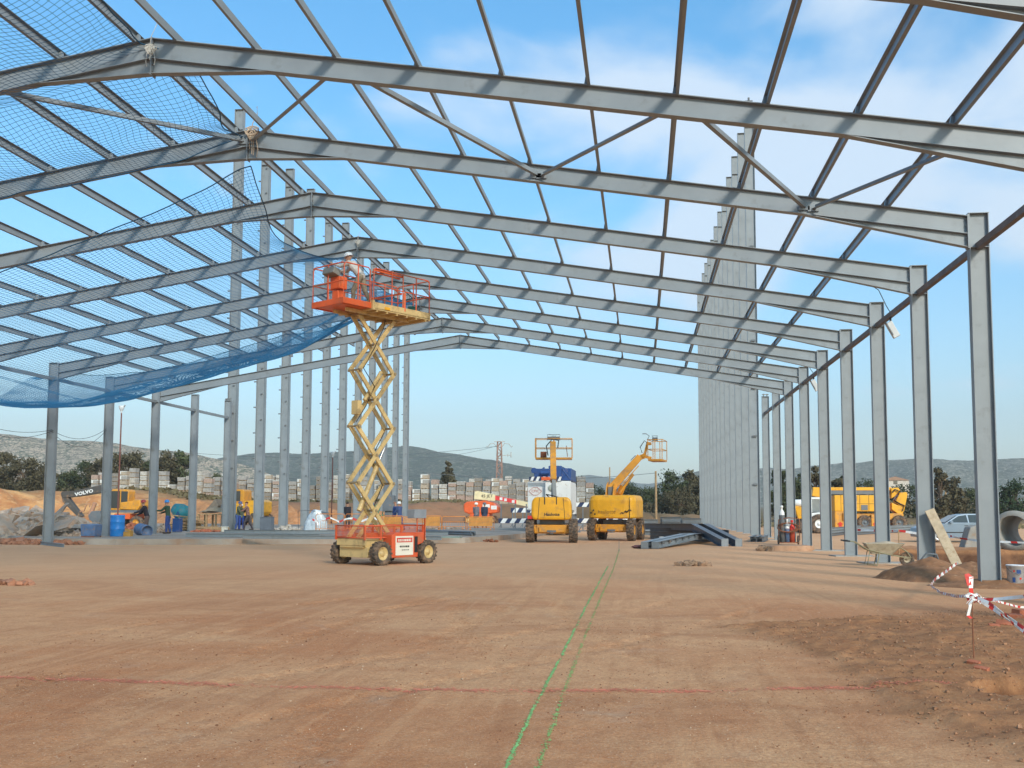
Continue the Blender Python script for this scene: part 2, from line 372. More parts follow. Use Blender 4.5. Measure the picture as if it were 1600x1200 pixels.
# ---- raised concrete ground slab on the left, with rough edge
def slab_poly():
    return [(-13.6,42.6),(-9,44.0),(-4.8,45.9),(.9,48.2),(2.1,53),(3.2,62),(4.2,80),(4.0,98),(-34,98),(-33,60),(-18.5,43.2)]
b=MB(); P=slab_poly(); top=[];
import itertools
edge=[]
for (x0,y0),(x1,y1) in zip(P,P[1:]+P[:1]):
    n=max(2,int(math.hypot(x1-x0,y1-y0)/.6))
    for i in range(n):
        t=i/n; x=x0+(x1-x0)*t; y=y0+(y1-y0)*t; edge.append((x+.06*mn.noise((x,y,0)),y+.09*mn.noise((x*2,y,3))))
n=len(edge); vs=[(x,y,.26) for x,y in edge]+[(x+.07*mn.noise((x*3,0,1)),y-.10+.09*mn.noise((x*4,y,1)),-.05) for x,y in edge]
b.add(vs,[tuple(range(n))]+[(i,n+i,n+(i+1)%n,(i+1)%n) for i in range(n)])
slab=b.build('concrete_slab',mat('slab_concrete',(.33,.28,.23),.9,0,.25,.5,(.30,.18,.11),.6,bump=.6,bscale=6)); tag(slab,kind='structure')
SZ=.26
# ---- spray chalk lines on the dirt
def chalk(name,pts,width,m,label,dens,seed,cat='chalk line'):
    rnd=random.Random(seed); b=MB()
    L_=[Vector((*p,0)) for p in pts]; tot=sum((c-a).length for a,c in zip(L_,L_[1:])); 
    for a,c in zip(L_,L_[1:]):
        d=c-a; nn_=int(d.length*dens)
        for k in range(nn_):
            t=rnd.random(); p=a+d*t; 
            if mn.noise((p.x*1.3,p.y*1.3,seed))<-.22 and rnd.random()<.75: continue
            s=Vector((-d.y,d.x,0)).normalized(); off=rnd.gauss(0,.34)*width+.008*mn.noise((p.x*2,p.y*2,seed+3)); q=p+s*off
            z=ground_h(q.x,q.y)+.004; r=rnd.uniform(.002,.0075)*(1+p.y*.01); an=rnd.uniform(0,6.28); k2=rnd.choice((4,5))
            e=d.normalized()
            b.add([(q.x+e.x*r*2*math.cos(an+6.28*i/k2)+s.x*r*math.sin(an+6.28*i/k2),q.y+e.y*r*2*math.cos(an+6.28*i/k2)+s.y*r*math.sin(an+6.28*i/k2),z+rnd.uniform(0,.002)) for i in range(k2)],[tuple(range(k2))],0)
    o=b.build(name,m,fix=False); tag(o,label,cat); return o
gch=mat('green_spray_chalk',(.24,.50,.17),.9,0,.3,5); gch2=mat('faint_green_chalk',(.26,.46,.14),.9,0,.2,5); rch=mat('red_spray_chalk',(.66,.20,.12),.9,0,.3,5)
chalk('chalk_line',[(8.40,4.5),G(790,1200)[:2],G(835,1105)[:2],G(880,1020)[:2],G(912,955)[:2],G(940,903)[:2],G(950,885)[:2]],.022,gch,'bright green spray line running away from the camera on the dirt',330,1)
chalk('chalk_line',[(8.60,4.5),G(842,1200)[:2],G(880,1085)[:2],G(916,990)[:2],G(938,935)[:2],G(958,890)[:2],G(968,858)[:2]],.03,gch2,'fainter green spray line just right of the bright green one',120,2)
chalk('chalk_line',[G(-120,1052)[:2],G(0,1058)[:2],G(380,1071)[:2],G(750,1080)[:2],G(1120,1079)[:2],G(1380,1075)[:2],G(1500,1071)[:2]],.14,rch,'red spray line crossing the dirt from side to side',620,3)
# ================================================================ steel frames
Y0,BAY=13.204,4.809; XO,CD=16.705,.41; HE,HR,SL=8.0,10.59,.1615
FY=lambda i: Y0+BAY*i
def rz_(x): return HR-SL*x
def column_mesh(b,s,h=HE,z0=0,xo=XO,cd=CD,bf=.20,tf=.018,tw=.011,stiff=True):
    X=lambda a:s*a
    def bx(a,c,*r): b.box(min(X(a),X(c)),max(X(a),X(c)),*r)
    bx(xo-tf,xo,-bf/2,bf/2,z0,h); bx(xo-cd,xo-cd+tf,-bf/2,bf/2,z0,h); bx(xo-cd+tf,xo-tf,-tw/2,tw/2,z0,h)
    bx(xo-cd-.01,xo+.01,-bf/2-.004,bf/2+.004,h,h+.014)
    if stiff:
        for z in (h-.74,):
            for sg in (-1,1):
                y=(tw/2,bf/2-.004) if sg>0 else (-bf/2+.004,-tw/2)
                bx(xo-cd+tf,xo-tf,y[0],y[1],z-.006,z+.006)
    bx(xo-cd-.06,xo+.06,-bf/2-.06,bf/2+.06,z0-.03,z0+.025)
frames=[]
names=['nearest','second','third','fourth','fifth','sixth','seventh','eighth','farthest']
flabels=['grey portal frame nearest the camera, only its right rafter end showing at top right',
 'grey portal frame whose broad rafter spans the whole top of the photo',
 'grey portal frame with brown rope at its ridge and the nearest column on the right',
 'grey portal frame with no rope at its ridge, second column from the right',
 'grey portal frame whose ridge has a white tie just above the helmeted worker',
 'grey portal frame whose ridge shows behind the railings of the raised lift platform',
 'grey portal frame landing on the leftmost column beside the rubble heap',
 'grey portal frame whose left column stands just right of the small blue tub',
 'last grey portal frame with rafters, open sky directly beneath its ridge']
def rafter_mesh(b,s):
    x0,x1=.012,XO-CD-.03; D=.405; bf,tf,tw=.19,.015,.010
    X=lambda p:(s*p[0],p[1])
    top=lambda x:(x,rz_(x)); 
    def fl(x0,z0,x1,z1):
        b.prism([X(q) for q in ((x0,z0),(x1,z1),(x1,z1+tf),(x0,z0+tf))],-bf/2,bf/2)
    fl(x0,rz_(x0)-tf,x1,rz_(x1)-tf); fl(x0,rz_(x0)-D,x1,rz_(x1)-D)
    b.prism([X(q) for q in ((x0,rz_(x0)-tf),(x1,rz_(x1)-tf),(x1,rz_(x1)-D+tf),(x0,rz_(x0)-D+tf))],-tw/2,tw/2)
def haunch_mesh(b,s,xa,za,xb,zb,xc,zc):
    bf,tf,tw=.17,.014,.010; X=lambda p:(s*p[0],p[1])
    b.prism([X(q) for q in ((xa,za),(xc,zc),(xb,zb+tf))],-tw/2,tw/2)
    b.prism([X(q) for q in ((xa,za),(xb,zb),(xb,zb+tf),(xa,za+tf))],-bf/2,bf/2)
bolt=MB()
def make_frame():
    f=thing('portal_frame',flabels[0],'steel frame',(0,FY(0),0),0,'portal frames of the hall')
    for s in (1,-1):
        b=MB(); column_mesh(b,s); c=b.build('column',steel,f)
        b=MB(); rafter_mesh(b,s); r=b.build('rafter',steel,f)
        b=MB(); haunch_mesh(b,s,2.35,rz_(2.35)-.405,.012,HR-.70,.012,HR-.405); b.build('ridge_haunch',steel,r)
        xe=XO-CD-.03; b=MB(); haunch_mesh(b,s,12.75,rz_(12.75)-.405,xe,HE-.73,xe,rz_(xe)-.405); b.build('eave_haunch',steel,r)
        b=MB(); x0,x1=sorted((s*.001,s*.012)); b.box(x0,x1,-.105,.105,HR-.735,HR+.01)
        for k in range(5):
            for yy in (-.06,.06): b.tube((s*.012,yy,HR-.66+k*.14),(s*.036,yy,HR-.66+k*.14),.016,6,m=1)
        b.build('ridge_plate',[steel,zinc],r)
        b=MB(); x0,x1=sorted((s*xe,s*(xe+.03))); b.box(x0,x1,-.1,.1,HE-.76,HE-.015)
        for k in range(5):
            for yy in (-.06,.06): b.tube((s*(xe),yy,HE-.68+k*.14),(s*(xe-.026),yy,HE-.68+k*.14),.014,6,m=1)
        b.build('eave_plate',[steel,zinc],r)
    return f
f0=make_frame(); bpy.context.view_layer.update()
for i in range(0,9):
    f=f0 if i==0 else copy_tree(f0)
    f.location=(0,FY(i),0); f['label']=flabels[i]
# lone columns beyond the last rafter
for i,s,zt,z0,lab in ((9,1,8.15,0,'lone grey column without rafter, second from the far end of the right row'),(10,1,8.25,0,'last short grey column of the right row with bolts on top, against the tall columns'),
                   (9,-1,8.2,.27,'lone grey column without rafter in the left row, cross bar at its head'),(10,-1,8.35,.27,'last short grey column of the left row, in front of a tall column')):
    b=MB(); column_mesh(b,s,zt,z0,stiff=False); o=b.build('steel_column',steel,loc=(0,FY(i),0)); tag(o,lab,'steel column',group='lone columns at the far end of the hall')
    if i==10:
        b=MB()
        for x in (16.4,16.6): b.tube((s*x,0,zt),(s*x,0,zt+.16),.03,8); b.beam((s*x-.09,0,zt+.13),(s*x+.09,0,zt+.13),.05,.05)
        b.build('bolt',zinc,o)
# purlins: cold formed Z sections running along the hall
def purlin(x,y0,y1,lab,s):
    z=rz_(abs(x))+.002; b=MB(); h=.165; t=.006; w=.06
    b.box(-t/2,t/2,0,y1-y0,0,h); b.box(-t/2 if s>0 else -w,w if s>0 else t/2,0,y1-y0,-t,0); b.box(-w if s>0 else -t/2,t/2 if s>0 else w,0,y1-y0,h,h+t)
    o=b.build('purlin',steel,loc=(x,y0,z)); o.rotation_euler=(0,math.atan(SL)*s,0)
    for k in range(1,9):
        if y0<FY(k)<y1+.2:
            c=MB(); c.box(-.06 if s>0 else .006,-.006 if s>0 else .06,FY(k)-y0-.04,FY(k)-y0+.04,-.02,.15); c.build('cleat',steel,o)
    return tag(o,lab,'purlin','purlins over the hall roof')
ORD=['first','second','third','fourth','fifth','sixth','seventh','eighth','ninth','tenth','eleventh']
for k in range(10): purlin(.45+1.575*k,3,FY(8)+.05+.0*k,('grey roof purlin, %s one right of the ridge'%ORD[k]) if k else 'grey roof purlin just right of the ridge line',1)
for k in range(10): purlin(-.33-1.575*k,3,FY(7)+2.9-.1*(k%3),('grey roof purlin seen through the netting, %s one left of the ridge'%ORD[k]) if k else 'grey roof purlin just left of the ridge line, edged by the net rope',-1)
# wind bracing between the second and third frame
Ya,Yb=FY(1),FY(2)
for xa,xb,lab in ((-3.3,-.12,'diagonal brace bar behind the netting, left of the roped ridge'),(3.45,.1,'diagonal brace bar rising right from the roped ridge'),(4.1,6.9,'diagonal brace bar sloping down right to the brace joint left of the middle'),
                (9.7,7.02,'diagonal brace bar rising right from the brace joint left of the middle'),(10.3,12.85,'diagonal brace bar sloping down right toward the tall column wall'),(14.9,13.05,'diagonal brace bar rising to the right edge under the second rafter')):
    b=MB(); za=rz_(abs(xa))-.30; zb=rz_(abs(xb))-.25
    b.beam((xa,Ya+.1,za),(xb,Yb-.03,zb),.09,.008,upv=Vector((0,0,1))); b.beam((xa+.04,Ya+.1,za+.045),(xb+.04,Yb-.03,zb+.045),.008,.09)
    b.box(xb-.12,xb+.12,Yb-.05,Yb-.008,zb-.06,zb+.06)
    tag(b.build('brace',steel),lab,'brace',group='diagonal roof braces')
# eave struts
for s,i0,i1,mt_,lab in ((1,-1,10,steel_b,'brownish eave beam running through the heads of the right columns'),(-1,-1,10,steel,'grey eave beam running through the heads of the left columns')):
    b=MB(); b.box(s*16.5-.06,s*16.5+.06,FY(i0),FY(i1)-.02,7.22,7.36)
    tag(b.build('eave_beam',mt_),lab,'eave beam')
# tall columns of the warehouse beyond
def tall(s,i,h,lab,k=0):
    b=MB(); xo,cd,bf,tf,tw=16.75,.62,.30,.025,.014
    z0=0 if s>0 else .2
    column_mesh(b,s,h,z0,xo,cd,bf,tf,tw,False)
    b.box(*sorted((s*(xo-cd+tf),s*(xo-tf))),-bf/2,-tw/2,h-1.35,h-1.32)
    o=b.build('tall_column',steel,loc=(0,FY(i)+(1.0 if s>0 else .6),0)); tag(o,lab,'tall steel column','tall columns of the %s row'%('right' if s>0 else 'left'))
    if s>0 and k: return o
    b=MB(); z=3.2
    while z<h-1.5:
        if s>0: b.box(xo-.40,xo-.13,-.16,-.09,z,z+.10); z+=3.1
        else: b.box(-xo-.20,-xo,-.08,.04,z,z+.07); b.box(-xo+.30,-xo+.40,-.10,-.03,z+.9,z+.98) ; z+=1.75
    b.build('cleat',steel_d,o); return o
for i in range(11,24):
    k=i-11
    o=tall(1,i,28.1,('tall grey column of the right row, %s from its near end'%ORD[k]) if 0<k<11 else {0:'nearest tall grey column of the right row, beside the last short column',11:'tall grey column of the right row, last but one at the far end',12:'farthest tall grey column of the right row, at its left edge'}[k],k)
    if k==0:
        b=MB()
        for x in (16.3,16.6): b.box(x-.10,x+.10,-.12,.12,28.12,28.2)
        b.tube((16.45,0,28.1),(16.45,0,28.75),.07,8); b.box(16.2,16.7,-.03,.03,28.5,28.56); b.build('column_head',steel_d,o)
for i in range(10,21):
    k=i-10
    tall(-1,i,27.4 if k==0 else 26.7,('tall grey column of the left row, %s from its near end'%ORD[k]) if 0<k<10 else {0:'nearest tall grey column of the left row, directly behind a short column',10:'farthest tall grey column of the left row, right of the scissor lift mast'}[k])
# ================================================================ safety nets
def net(name,surf,nu,nv,rad,m,lab,hem=None):
    """knotted cord net: real strands along both directions of the sheet"""
    P=[[Vector(surf(i/nu,j/nv)) for j in range(nv+1)] for i in range(nu+1)]
    b=MB(); off=[(0,rad),(-rad*.87,-rad*.5),(rad*.87,-rad*.5)]
    def strand(pts,upx):
        o=len(b.v)
        for p in pts:
            for a,c in off: b.v.append((p.x+(a if upx else 0),p.y+(0 if upx else a),p.z+c))
        for i in range(len(pts)-1):
            for j in range(3):
                b.f.append((o+i*3+j,o+i*3+(j+1)%3,o+i*3+3+(j+1)%3,o+i*3+3+j)); b.m.append(0); b.sm.append(False)
    for i in range(nu+1): strand(P[i],True)
    for j in range(nv+1): strand([P[i][j] for i in range(nu+1)],False)
    o=b.build(name,[m],fix=False); tag(o,lab,'safety net')
    if hem:
        h=MB()
        for e in hem(P): h.path(e,.014,6)
        h.build('border_rope',net_m,o)
    return o
N1R=[(8,-.2),(16,-.16),(17.2,-.26),(18,-.05),(18.3,.6),(19.3,.45),(20.6,.2),(22.75,-.05)]
def net1(u,v):
    y=6+v*16.7; xr=lerp_tab([(8,-.3),(16,-.2),(18,-.08),(18.35,.75),(19.3,.55),(20.6,.25),(22.7,-.1)],y); x=xr-u*11
    bay=abs(math.sin(PI*(y-FY(0))/BAY)); z=rz_(abs(x))-.44-.20*bay*(1-.5*(1-u)**4)-.14*math.sin(u*PI*6)**2*bay
    edge=math.exp(-u*14); z=z*(1-edge)+edge*(rz_(abs(x))-.12-.5*bay*(y>18))
    return (x+.22*mn.noise((u*7,v*9,0))+.05*mn.noise((u*22,v*26,0)),y+.22*mn.noise((u*7,v*9,5))+.05*mn.noise((u*22,v*26,7)),z+.10*mn.noise((u*9,v*11,3)))
net('safety_net',net1,84,128,.0046,net_m,'blue safety net slung under the nearest two rafters at top left',lambda P:[P[0],[p[-1] for p in P]])
NEAR=[(-17.6,6.2),(-12,6.3),(-9,6.75),(-6.36,7.3),(-5.53,7.6),(-4.71,7.97),(-3.4,8.33),(-2.51,8.69),(-1.63,9.22),(-.27,9.95),(0,10.0)]
FAR=[(-17.6,6.0),(-15,5.62),(-12.2,5.72),(-9.1,6.44),(-4.5,7.70),(-2.5,8.85),(-1.86,9.45),(-.9,9.75),(0,9.8)]
RIGHT=[(23,9.95),(24.5,9.31),(26,8.97),(28,9.14),(30,9.45),(32,10.1),(34,9.75),(37,9.7),(40,9.8)]
def smtab(tab,x,r=.8):
    return sum(lerp_tab(tab,x+d*r)*w_ for d,w_ in ((-1,.15),(-.5,.2),(0,.3),(.5,.2),(1,.15)))
def net2(u,v):
    x=-u*17.5; y=23+13*v/.46 if v<.46 else 36+6.3*(v-.46)/.54; yb=38.2
    zn=smtab(NEAR,x); zf=smtab(FAR,x)-.08
    t=(yb-y)/(yb-23)
    if y<yb: z=zf+(zn-zf)*(t**1.5 if zn>zf else t)+(.25*math.sin(PI*t) if zn<=zf+.6 else 0)*-1*(1-t)
    else: z=zf+(.16*(y-yb)+.075*(y-yb)**2)*min(1,.25+u*2.2)
    zr=smtab(RIGHT,y,.8); c0=10.0+(9.75-10.0)*min(1,(y-23)/(yb-23)); z+=(zr-c0)*math.exp(-u*7)
    roof=rz_(abs(x))-.47; z=min(z,roof) if u>.02 else z
    z+=.035*mn.noise((u*16,v*16,1))
    xr=-.5*math.sin(PI*min(1,max(0,(y-23)/9)))*math.exp(-u*6)
    return (x+xr+.25*mn.noise((u*7,v*7,0))+.06*mn.noise((u*25,v*25,2)),y+.22*mn.noise((u*7,v*7,5))+.05*mn.noise((u*25,v*25,9)),z+.05*mn.noise((u*9,v*5,4)))
net('safety_net',net2,125,225,.0050,net_lit,'large blue safety net sagging low under the left roof slope',lambda P:[P[0],[p[0] for p in P],[p[-1] for p in P]])
# ropes at the ridges
def rope_knot(x,y,z,lab,seed,big=1,c=rope):
    rnd=random.Random(seed); b=MB()
    for k in range(7):
        a=rnd.uniform(0,6.28); pts=[(x+.06*big*math.cos(a+t)*(1+.3*k%2)+rnd.uniform(-.01,.01),y-.12-.03*math.sin(t),z+.09*big*math.sin(a+t)+.02*k*big-.05) for t in [i*.7 for i in range(9)]]
        b.path(pts,.012*big,5)
    for k in range(4):
        ex=rnd.uniform(-.12,.16)*big; L_=rnd.uniform(.25,.6)*big
        b.path([(x+ex*.2,y-.13,z),(x+ex*.8,y-.15,z-L_*.3),(x+ex,y-.14,z-L_*.7),(x+ex*.8,y-.13,z-L_)],.010*big,5)
    b.path([(x-.02,y-.13,z),(x+.05,y-.2,z+.22),(x+.18,y-.25,z+.42),(x+.16,y-.22,z+.62)],.009*big,5)
    tag(b.build('rope_tie',c),lab,'rope',group='rope ties at the roof ridge')
rope_w=mat('white_cord',(.62,.60,.55),.9,0,.1,20)
rope_knot(.0,FY(1),HR-.25,'white cord tied round the ridge of the broadest rafter at top left',1,.7,rope_w)
rope_knot(.12,FY(2),HR-.12,'thick brown rope knot hanging from the ridge where the two nets meet',2,1.15)
rope_knot(.0,FY(4),HR-.2,'white cord tied at the ridge just above the worker in the white helmet',3,.6,rope_w)
# ================================================================ hills
def hill(name,y,tab,depth,m,seed,rough=1,base=-5):
    """tab: (px,py) skyline of the range in the photo, turned into heights at distance y"""
    pts=[at(px,py,y) for px,py in tab]; tb=[(p.x,p.z) for p in pts]
    x0,x1=tb[0][0],tb[-1][0]; nx=260; ny=46; b=MB()
    for j in range(ny+1):
        v=j/ny; 
        for i in range(nx+1):
            x=x0+(x1-x0)*i/nx; H=lerp_tab(tb,x); t=(v-.62)/.62 if v<.62 else (v-.62)/.38
            prof=(1-abs(t))**1.15 if v<.62 else (1-abs(t))**1.5
            yy=y+depth*(v-.62)+0
            n=mn.fractal(Vector((x/420*rough,yy/420*rough,seed)),1,2,6)
            n2=mn.fractal(Vector((x/90,yy/90,seed)),1,2,4)
            z=base+(H-base)*prof*(1+.34*n*(1-prof**6)*1.4)+3.2*n2*rough*min(1,y/1500)
            b.v.append((x,yy,z))
    b.f=[(j*(nx+1)+i,j*(nx+1)+i+1,(j+1)*(nx+1)+i+1,(j+1)*(nx+1)+i) for j in range(ny) for i in range(nx)]
    b.m=[0]*len(b.f); b.sm=[True]*len(b.f)
    return tag(b.build(name,m,fix=False),kind='structure')
def scrub(name,g1,g2,rockc,ramt,s1):
    m=bpy.data.materials.new(name); m.use_nodes=True; t=m.node_tree; n=t.nodes; l=t.links; b=n['Principled BSDF']; b.inputs['Roughness'].default_value=1; b.inputs['Specular IOR Level'].default_value=0
    tc=n.new('ShaderNodeTexCoord')
    def noise(s,sc=(1,1,1)):
        p=n.new('ShaderNodeMapping'); p.inputs['Scale'].default_value=sc; l.new(tc.outputs['Object'],p.inputs[0]); z=n.new('ShaderNodeTexNoise'); z.inputs['Scale'].default_value=s; z.inputs['Detail'].default_value=8; z.inputs['Roughness'].default_value=.65; l.new(p.outputs[0],z.inputs['Vector']); return z.outputs['Fac']
    s1=s1*2.2
    def mix(v,a,c,A,B):
        q=n.new('ShaderNodeMapRange'); l.new(v,q.inputs[0]); q.inputs[1].default_value=a; q.inputs[2].default_value=c
        x=n.new('ShaderNodeMix'); x.data_type='RGBA'; l.new(q.outputs[0],x.inputs[0])
        for k,w in ((6,A),(7,B)):
            if isinstance(w,tuple): x.inputs[k].default_value=(*w,1)
            else: l.new(w,x.inputs[k])
        return x.outputs[2]
    c=mix(noise(s1),.4,.6,g1,g2); c=mix(noise(s1*6,(1,1,1.6)),.46,.60,c,tuple(x*.5 for x in g1))
    c=mix(noise(s1*9,(1,1,1.8)),ramt-.03,ramt+.05,c,rockc); c=mix(noise(s1*3.1,(.8,1,2.5)),ramt+.0,ramt+.09,c,tuple(x*.9 for x in rockc)); c=mix(noise(s1*22,(1,1,1.5)),.48,.58,c,tuple(x*.38 for x in g1))
    l.new(c,b.inputs['Base Color']); return m
hill('hills',3600,[(-900,770),(700,760),(860,752),(920,742),(965,748),(1010,757),(1060,750),(1300,745),(1700,748),(2300,760)],1500,scrub('far_hill_scrub',(.09,.11,.06),(.12,.13,.08),(.3,.27,.22),.62,.004),3)
hill('hills',1900,[(240,790),(300,736),(340,716),(400,707),(440,705),(485,709),(530,706),(580,702),(640,697),(700,708),(760,721),(830,731),(880,742),(930,760),(990,792)],900,scrub('green_hill_scrub',(.045,.07,.035),(.075,.09,.05),(.26,.23,.18),.56,.007),11)
hill('hills',1250,[(-900,700),(-400,672),(0,676),(60,679),(120,684),(180,690),(250,699),(320,708),(380,722),(440,745),(520,780),(580,796)],700,scrub('rocky_hill_scrub',(.10,.12,.065),(.17,.165,.10),(.56,.43,.31),.50,.010),5)
hill('hills',2000,[(960,796),(1010,764),(1045,747),(1080,738),(1110,729),(1150,735),(1200,731),(1235,731),(1270,725),(1340,722),(1380,716),(1430,714),(1480,719),(1540,717),(1600,714),(1760,712),(2100,716),(2500,760)],900,scrub('right_hill_scrub',(.065,.085,.045),(.11,.115,.07),(.38,.34,.27),.53,.008),17)
# ================================================================ trees
leafs={}
def leafmat(name,c):
    return mat(name,c,.8,0,.35,1.5,tuple(x*1.9 for x in c),.35,spec=.2)
def tree(x,y,h,w,lab,m,seed,group,kind='round',z=None,n=None,trunk=.25,name='tree'):
    rnd=random.Random(seed); z=ground_h(x,y) if z is None else z
    t=thing(name,lab,'tree',(x,y,z),0,group)
    b=MB(); pts=[Vector((0,0,-.3)),Vector((rnd.uniform(-.1,.1)*w,0,h*.35)),Vector((rnd.uniform(-.1,.1)*w,0,h*.8))]
    rr=h*.028
    b.tube(pts[0],pts[1],rr,7,rr*.7); b.tube(pts[1],pts[2],rr*.7,6,rr*.2)
    cl=[]
    nl=int(22+w*4)
    for k in range(nl):
        if kind=='cone': 
            v=rnd.random()**.8; rad=w/2*(1-v*.88); zz=h*(trunk*.6+(.98-trunk*.6)*v); a=rnd.uniform(0,6.28); q=rad*rnd.uniform(.35,.95)
            c=Vector((q*math.cos(a),q*math.sin(a),zz)); s=max(.3,rad*.5)
        else:
            a=rnd.uniform(0,6.28); u=rnd.uniform(-.9,1); rad=w/2*math.sqrt(max(.05,1-u*u))*rnd.uniform(.45,.95)
            c=Vector((rad*math.cos(a),rad*math.sin(a),h*trunk+h*(1-trunk)*(.5+.46*u)*rnd.uniform(.85,1.02))); s=w*rnd.uniform(.15,.24)
        cl.append((c,s)); b.tube(pts[1]*.6+pts[2]*.4 if rnd.random()<.5 else pts[1],c,rr*.3,5,rr*.08)
    b.build('trunk',mat('bark',(.13,.09,.06),.9,0,.3,4),t)
    L_=MB(); n=n or int(2200+w*h*26); ls=max(.15,h*.030)
    for k in range(n):
        c,s=rnd.choice(cl); d=Vector([rnd.gauss(0,1) for _ in range(3)]); d.normalize(); p=c+d*s*rnd.random()**.45; p.z=c.z+(p.z-c.z)*.8
        if p.z<h*.06: continue
        a=Vector([rnd.gauss(0,1) for _ in range(3)]).normalized(); q=a.cross(d+Vector((.01,0,0))).normalized(); e=ls*rnd.uniform(.6,1.5)
        L_.add([p-a*e,p+q*e*.55,p+a*e,p-q*e*.5+d*e*.3],[(0,1,2,3)])
    L_.build('crown',m,t,fix=False); return t
lg=leafmat('dark_evergreen_leaf',(.050,.060,.026)); lb=leafmat('brown_green_leaf',(.085,.072,.040)); lo=leafmat('olive_leaf',(.075,.085,.040)); lp=leafmat('pine_needle',(.035,.055,.025))
TR=[ # px centre, py top, px width, Y, kind, mat, label
 (8,708,44,140,'round',lb,'brownish round tree at the left edge of the photo'),
 (38,712,46,136,'round',lb,'dark bushy tree second from the left edge'),
 (66,722,40,138,'round',lb,'brown bushy tree partly behind the leftmost column'),
 (110,732,36,150,'round',lo,'low olive tree just right of the leftmost column'),
 (135,722,44,150,'round',lg,'dark bushy tree between the two leftmost columns'),
 (158,716,40,146,'round',lb,'brown tree right behind the second column from the left'),
 (200,704,62,140,'round',lb,'broad brown tree rising right of the lamp post'),
 (236,716,40,142,'round',lg,'dark tree behind the third column from the left'),
 (262,706,40,142,'round',lb,'brown tree left of the lone left column'),
 (288,702,38,144,'round',lo,'olive tree directly left of the lone left column'),
 (345,736,30,150,'round',lo,'small tree top just over the pallet stacks on the left'),
 (700,721,40,150,'cone',lb,'lone conical tree standing above the pallet stacks'),
 (908,749,34,190,'round',lg,'small dark tree right of the white truck'),
 (930,756,26,190,'round',lg,'small dark tree behind the right boom lift arm'),
 (985,758,40,170,'round',lg,'low dark tree behind the raised yellow boom'),
 (1012,762,34,168,'round',lo,'low olive tree left of the wooden pole'),
 (1045,740,52,150,'round',lg,'tall dark tree right of the wooden pole'),
 (1076,736,36,152,'round',lb,'brownish pointed tree beside the wall of tall columns'),
 (1092,748,34,148,'round',lb,'brown tree touching the wall of tall columns'),
 (1060,765,50,144,'round',lb,'low brown tree in front of the dark trees by the tall columns'),
 (1218,725,30,120,'round',lg,'dark tree seen through the gap next to the last short right column'),
 (1248,742,34,125,'round',lg,'dark bush tree behind the gas bottles'),
 (1276,720,26,110,'round',lb,'thin pointed tree above the white tractor'),
 (1306,742,34,125,'round',lb,'brown sparse tree above the yellow machine'),
 (1316,738,24,130,'round',lg,'small dark tree above the middle of the yellow machine'),
 (1352,752,50,150,'round',lg,'broad dark tree behind the yellow machine'),
 (1418,755,48,150,'round',lg,'dark tree right of the yellow machine'),
 (1466,733,26,120,'round',lb,'tall brown pointed tree right of the plank column'),
 (1488,748,34,122,'round',lb,'sparse brown tree left of the nearest column'),
 (1516,766,40,150,'round',lo,'low olive tree behind the silver car'),
 (1545,768,34,150,'round',lg,'low dark tree just behind the nearest right column'),
 (1586,754,50,125,'round',lp,'green pine at the right edge of the photo'),
]
for k,(px,py,pw,Y,kd,m_,lb_) in enumerate(TR):
    c=at(px,py,Y); z0=ground_h(c.x,Y); tree(c.x,Y,c.z-z0,pw*Y/F_PX*1.18,lb_,m_,50+k,'trees behind the site',kd,z=z0,trunk=.10)
# low hedge scrub between the trees
def scrub_mass(name,spans,seed,m,hh):
    rnd=random.Random(seed); b=MB()
    for (px0,px1,Y,h,d) in spans:
        x0=at(px0,780,Y).x; x1=at(px1,780,Y).x; n=int((x1-x0)*d)
        for k in range(n):
            x=rnd.uniform(x0,x1); y=Y+rnd.uniform(-5,5); z0=ground_h(x,y); H=h*(.55+.7*abs(mn.noise((x*.22,seed,0)))*2)
            p=Vector((x,y,z0+H*rnd.random()**.7)); e=rnd.uniform(.15,.42)
            a=Vector([rnd.gauss(0,1) for _ in range(3)]).normalized(); q=a.orthogonal().normalized()
            b.add([p-a*e,p+q*e*.6,p+a*e,p-q*e*.6],[(0,1,2,3)])
    o=b.build(name,m,fix=False); return tag(o,kind='stuff')
scrub_mass('scrub_vegetation',[(-60,320,150,2.4,95),(320,930,175,2.6,40),(900,1110,150,2.3,95),(1200,1640,150,2.6,85)],3,lb,2)
scrub_mass('dry_grass',[(-60,380,108,.45,70),(380,760,124,.25,40),(1120,1640,100,.4,25)],4,mat('dry_grass',(.15,.12,.06),.9,0,.3,2),.6)
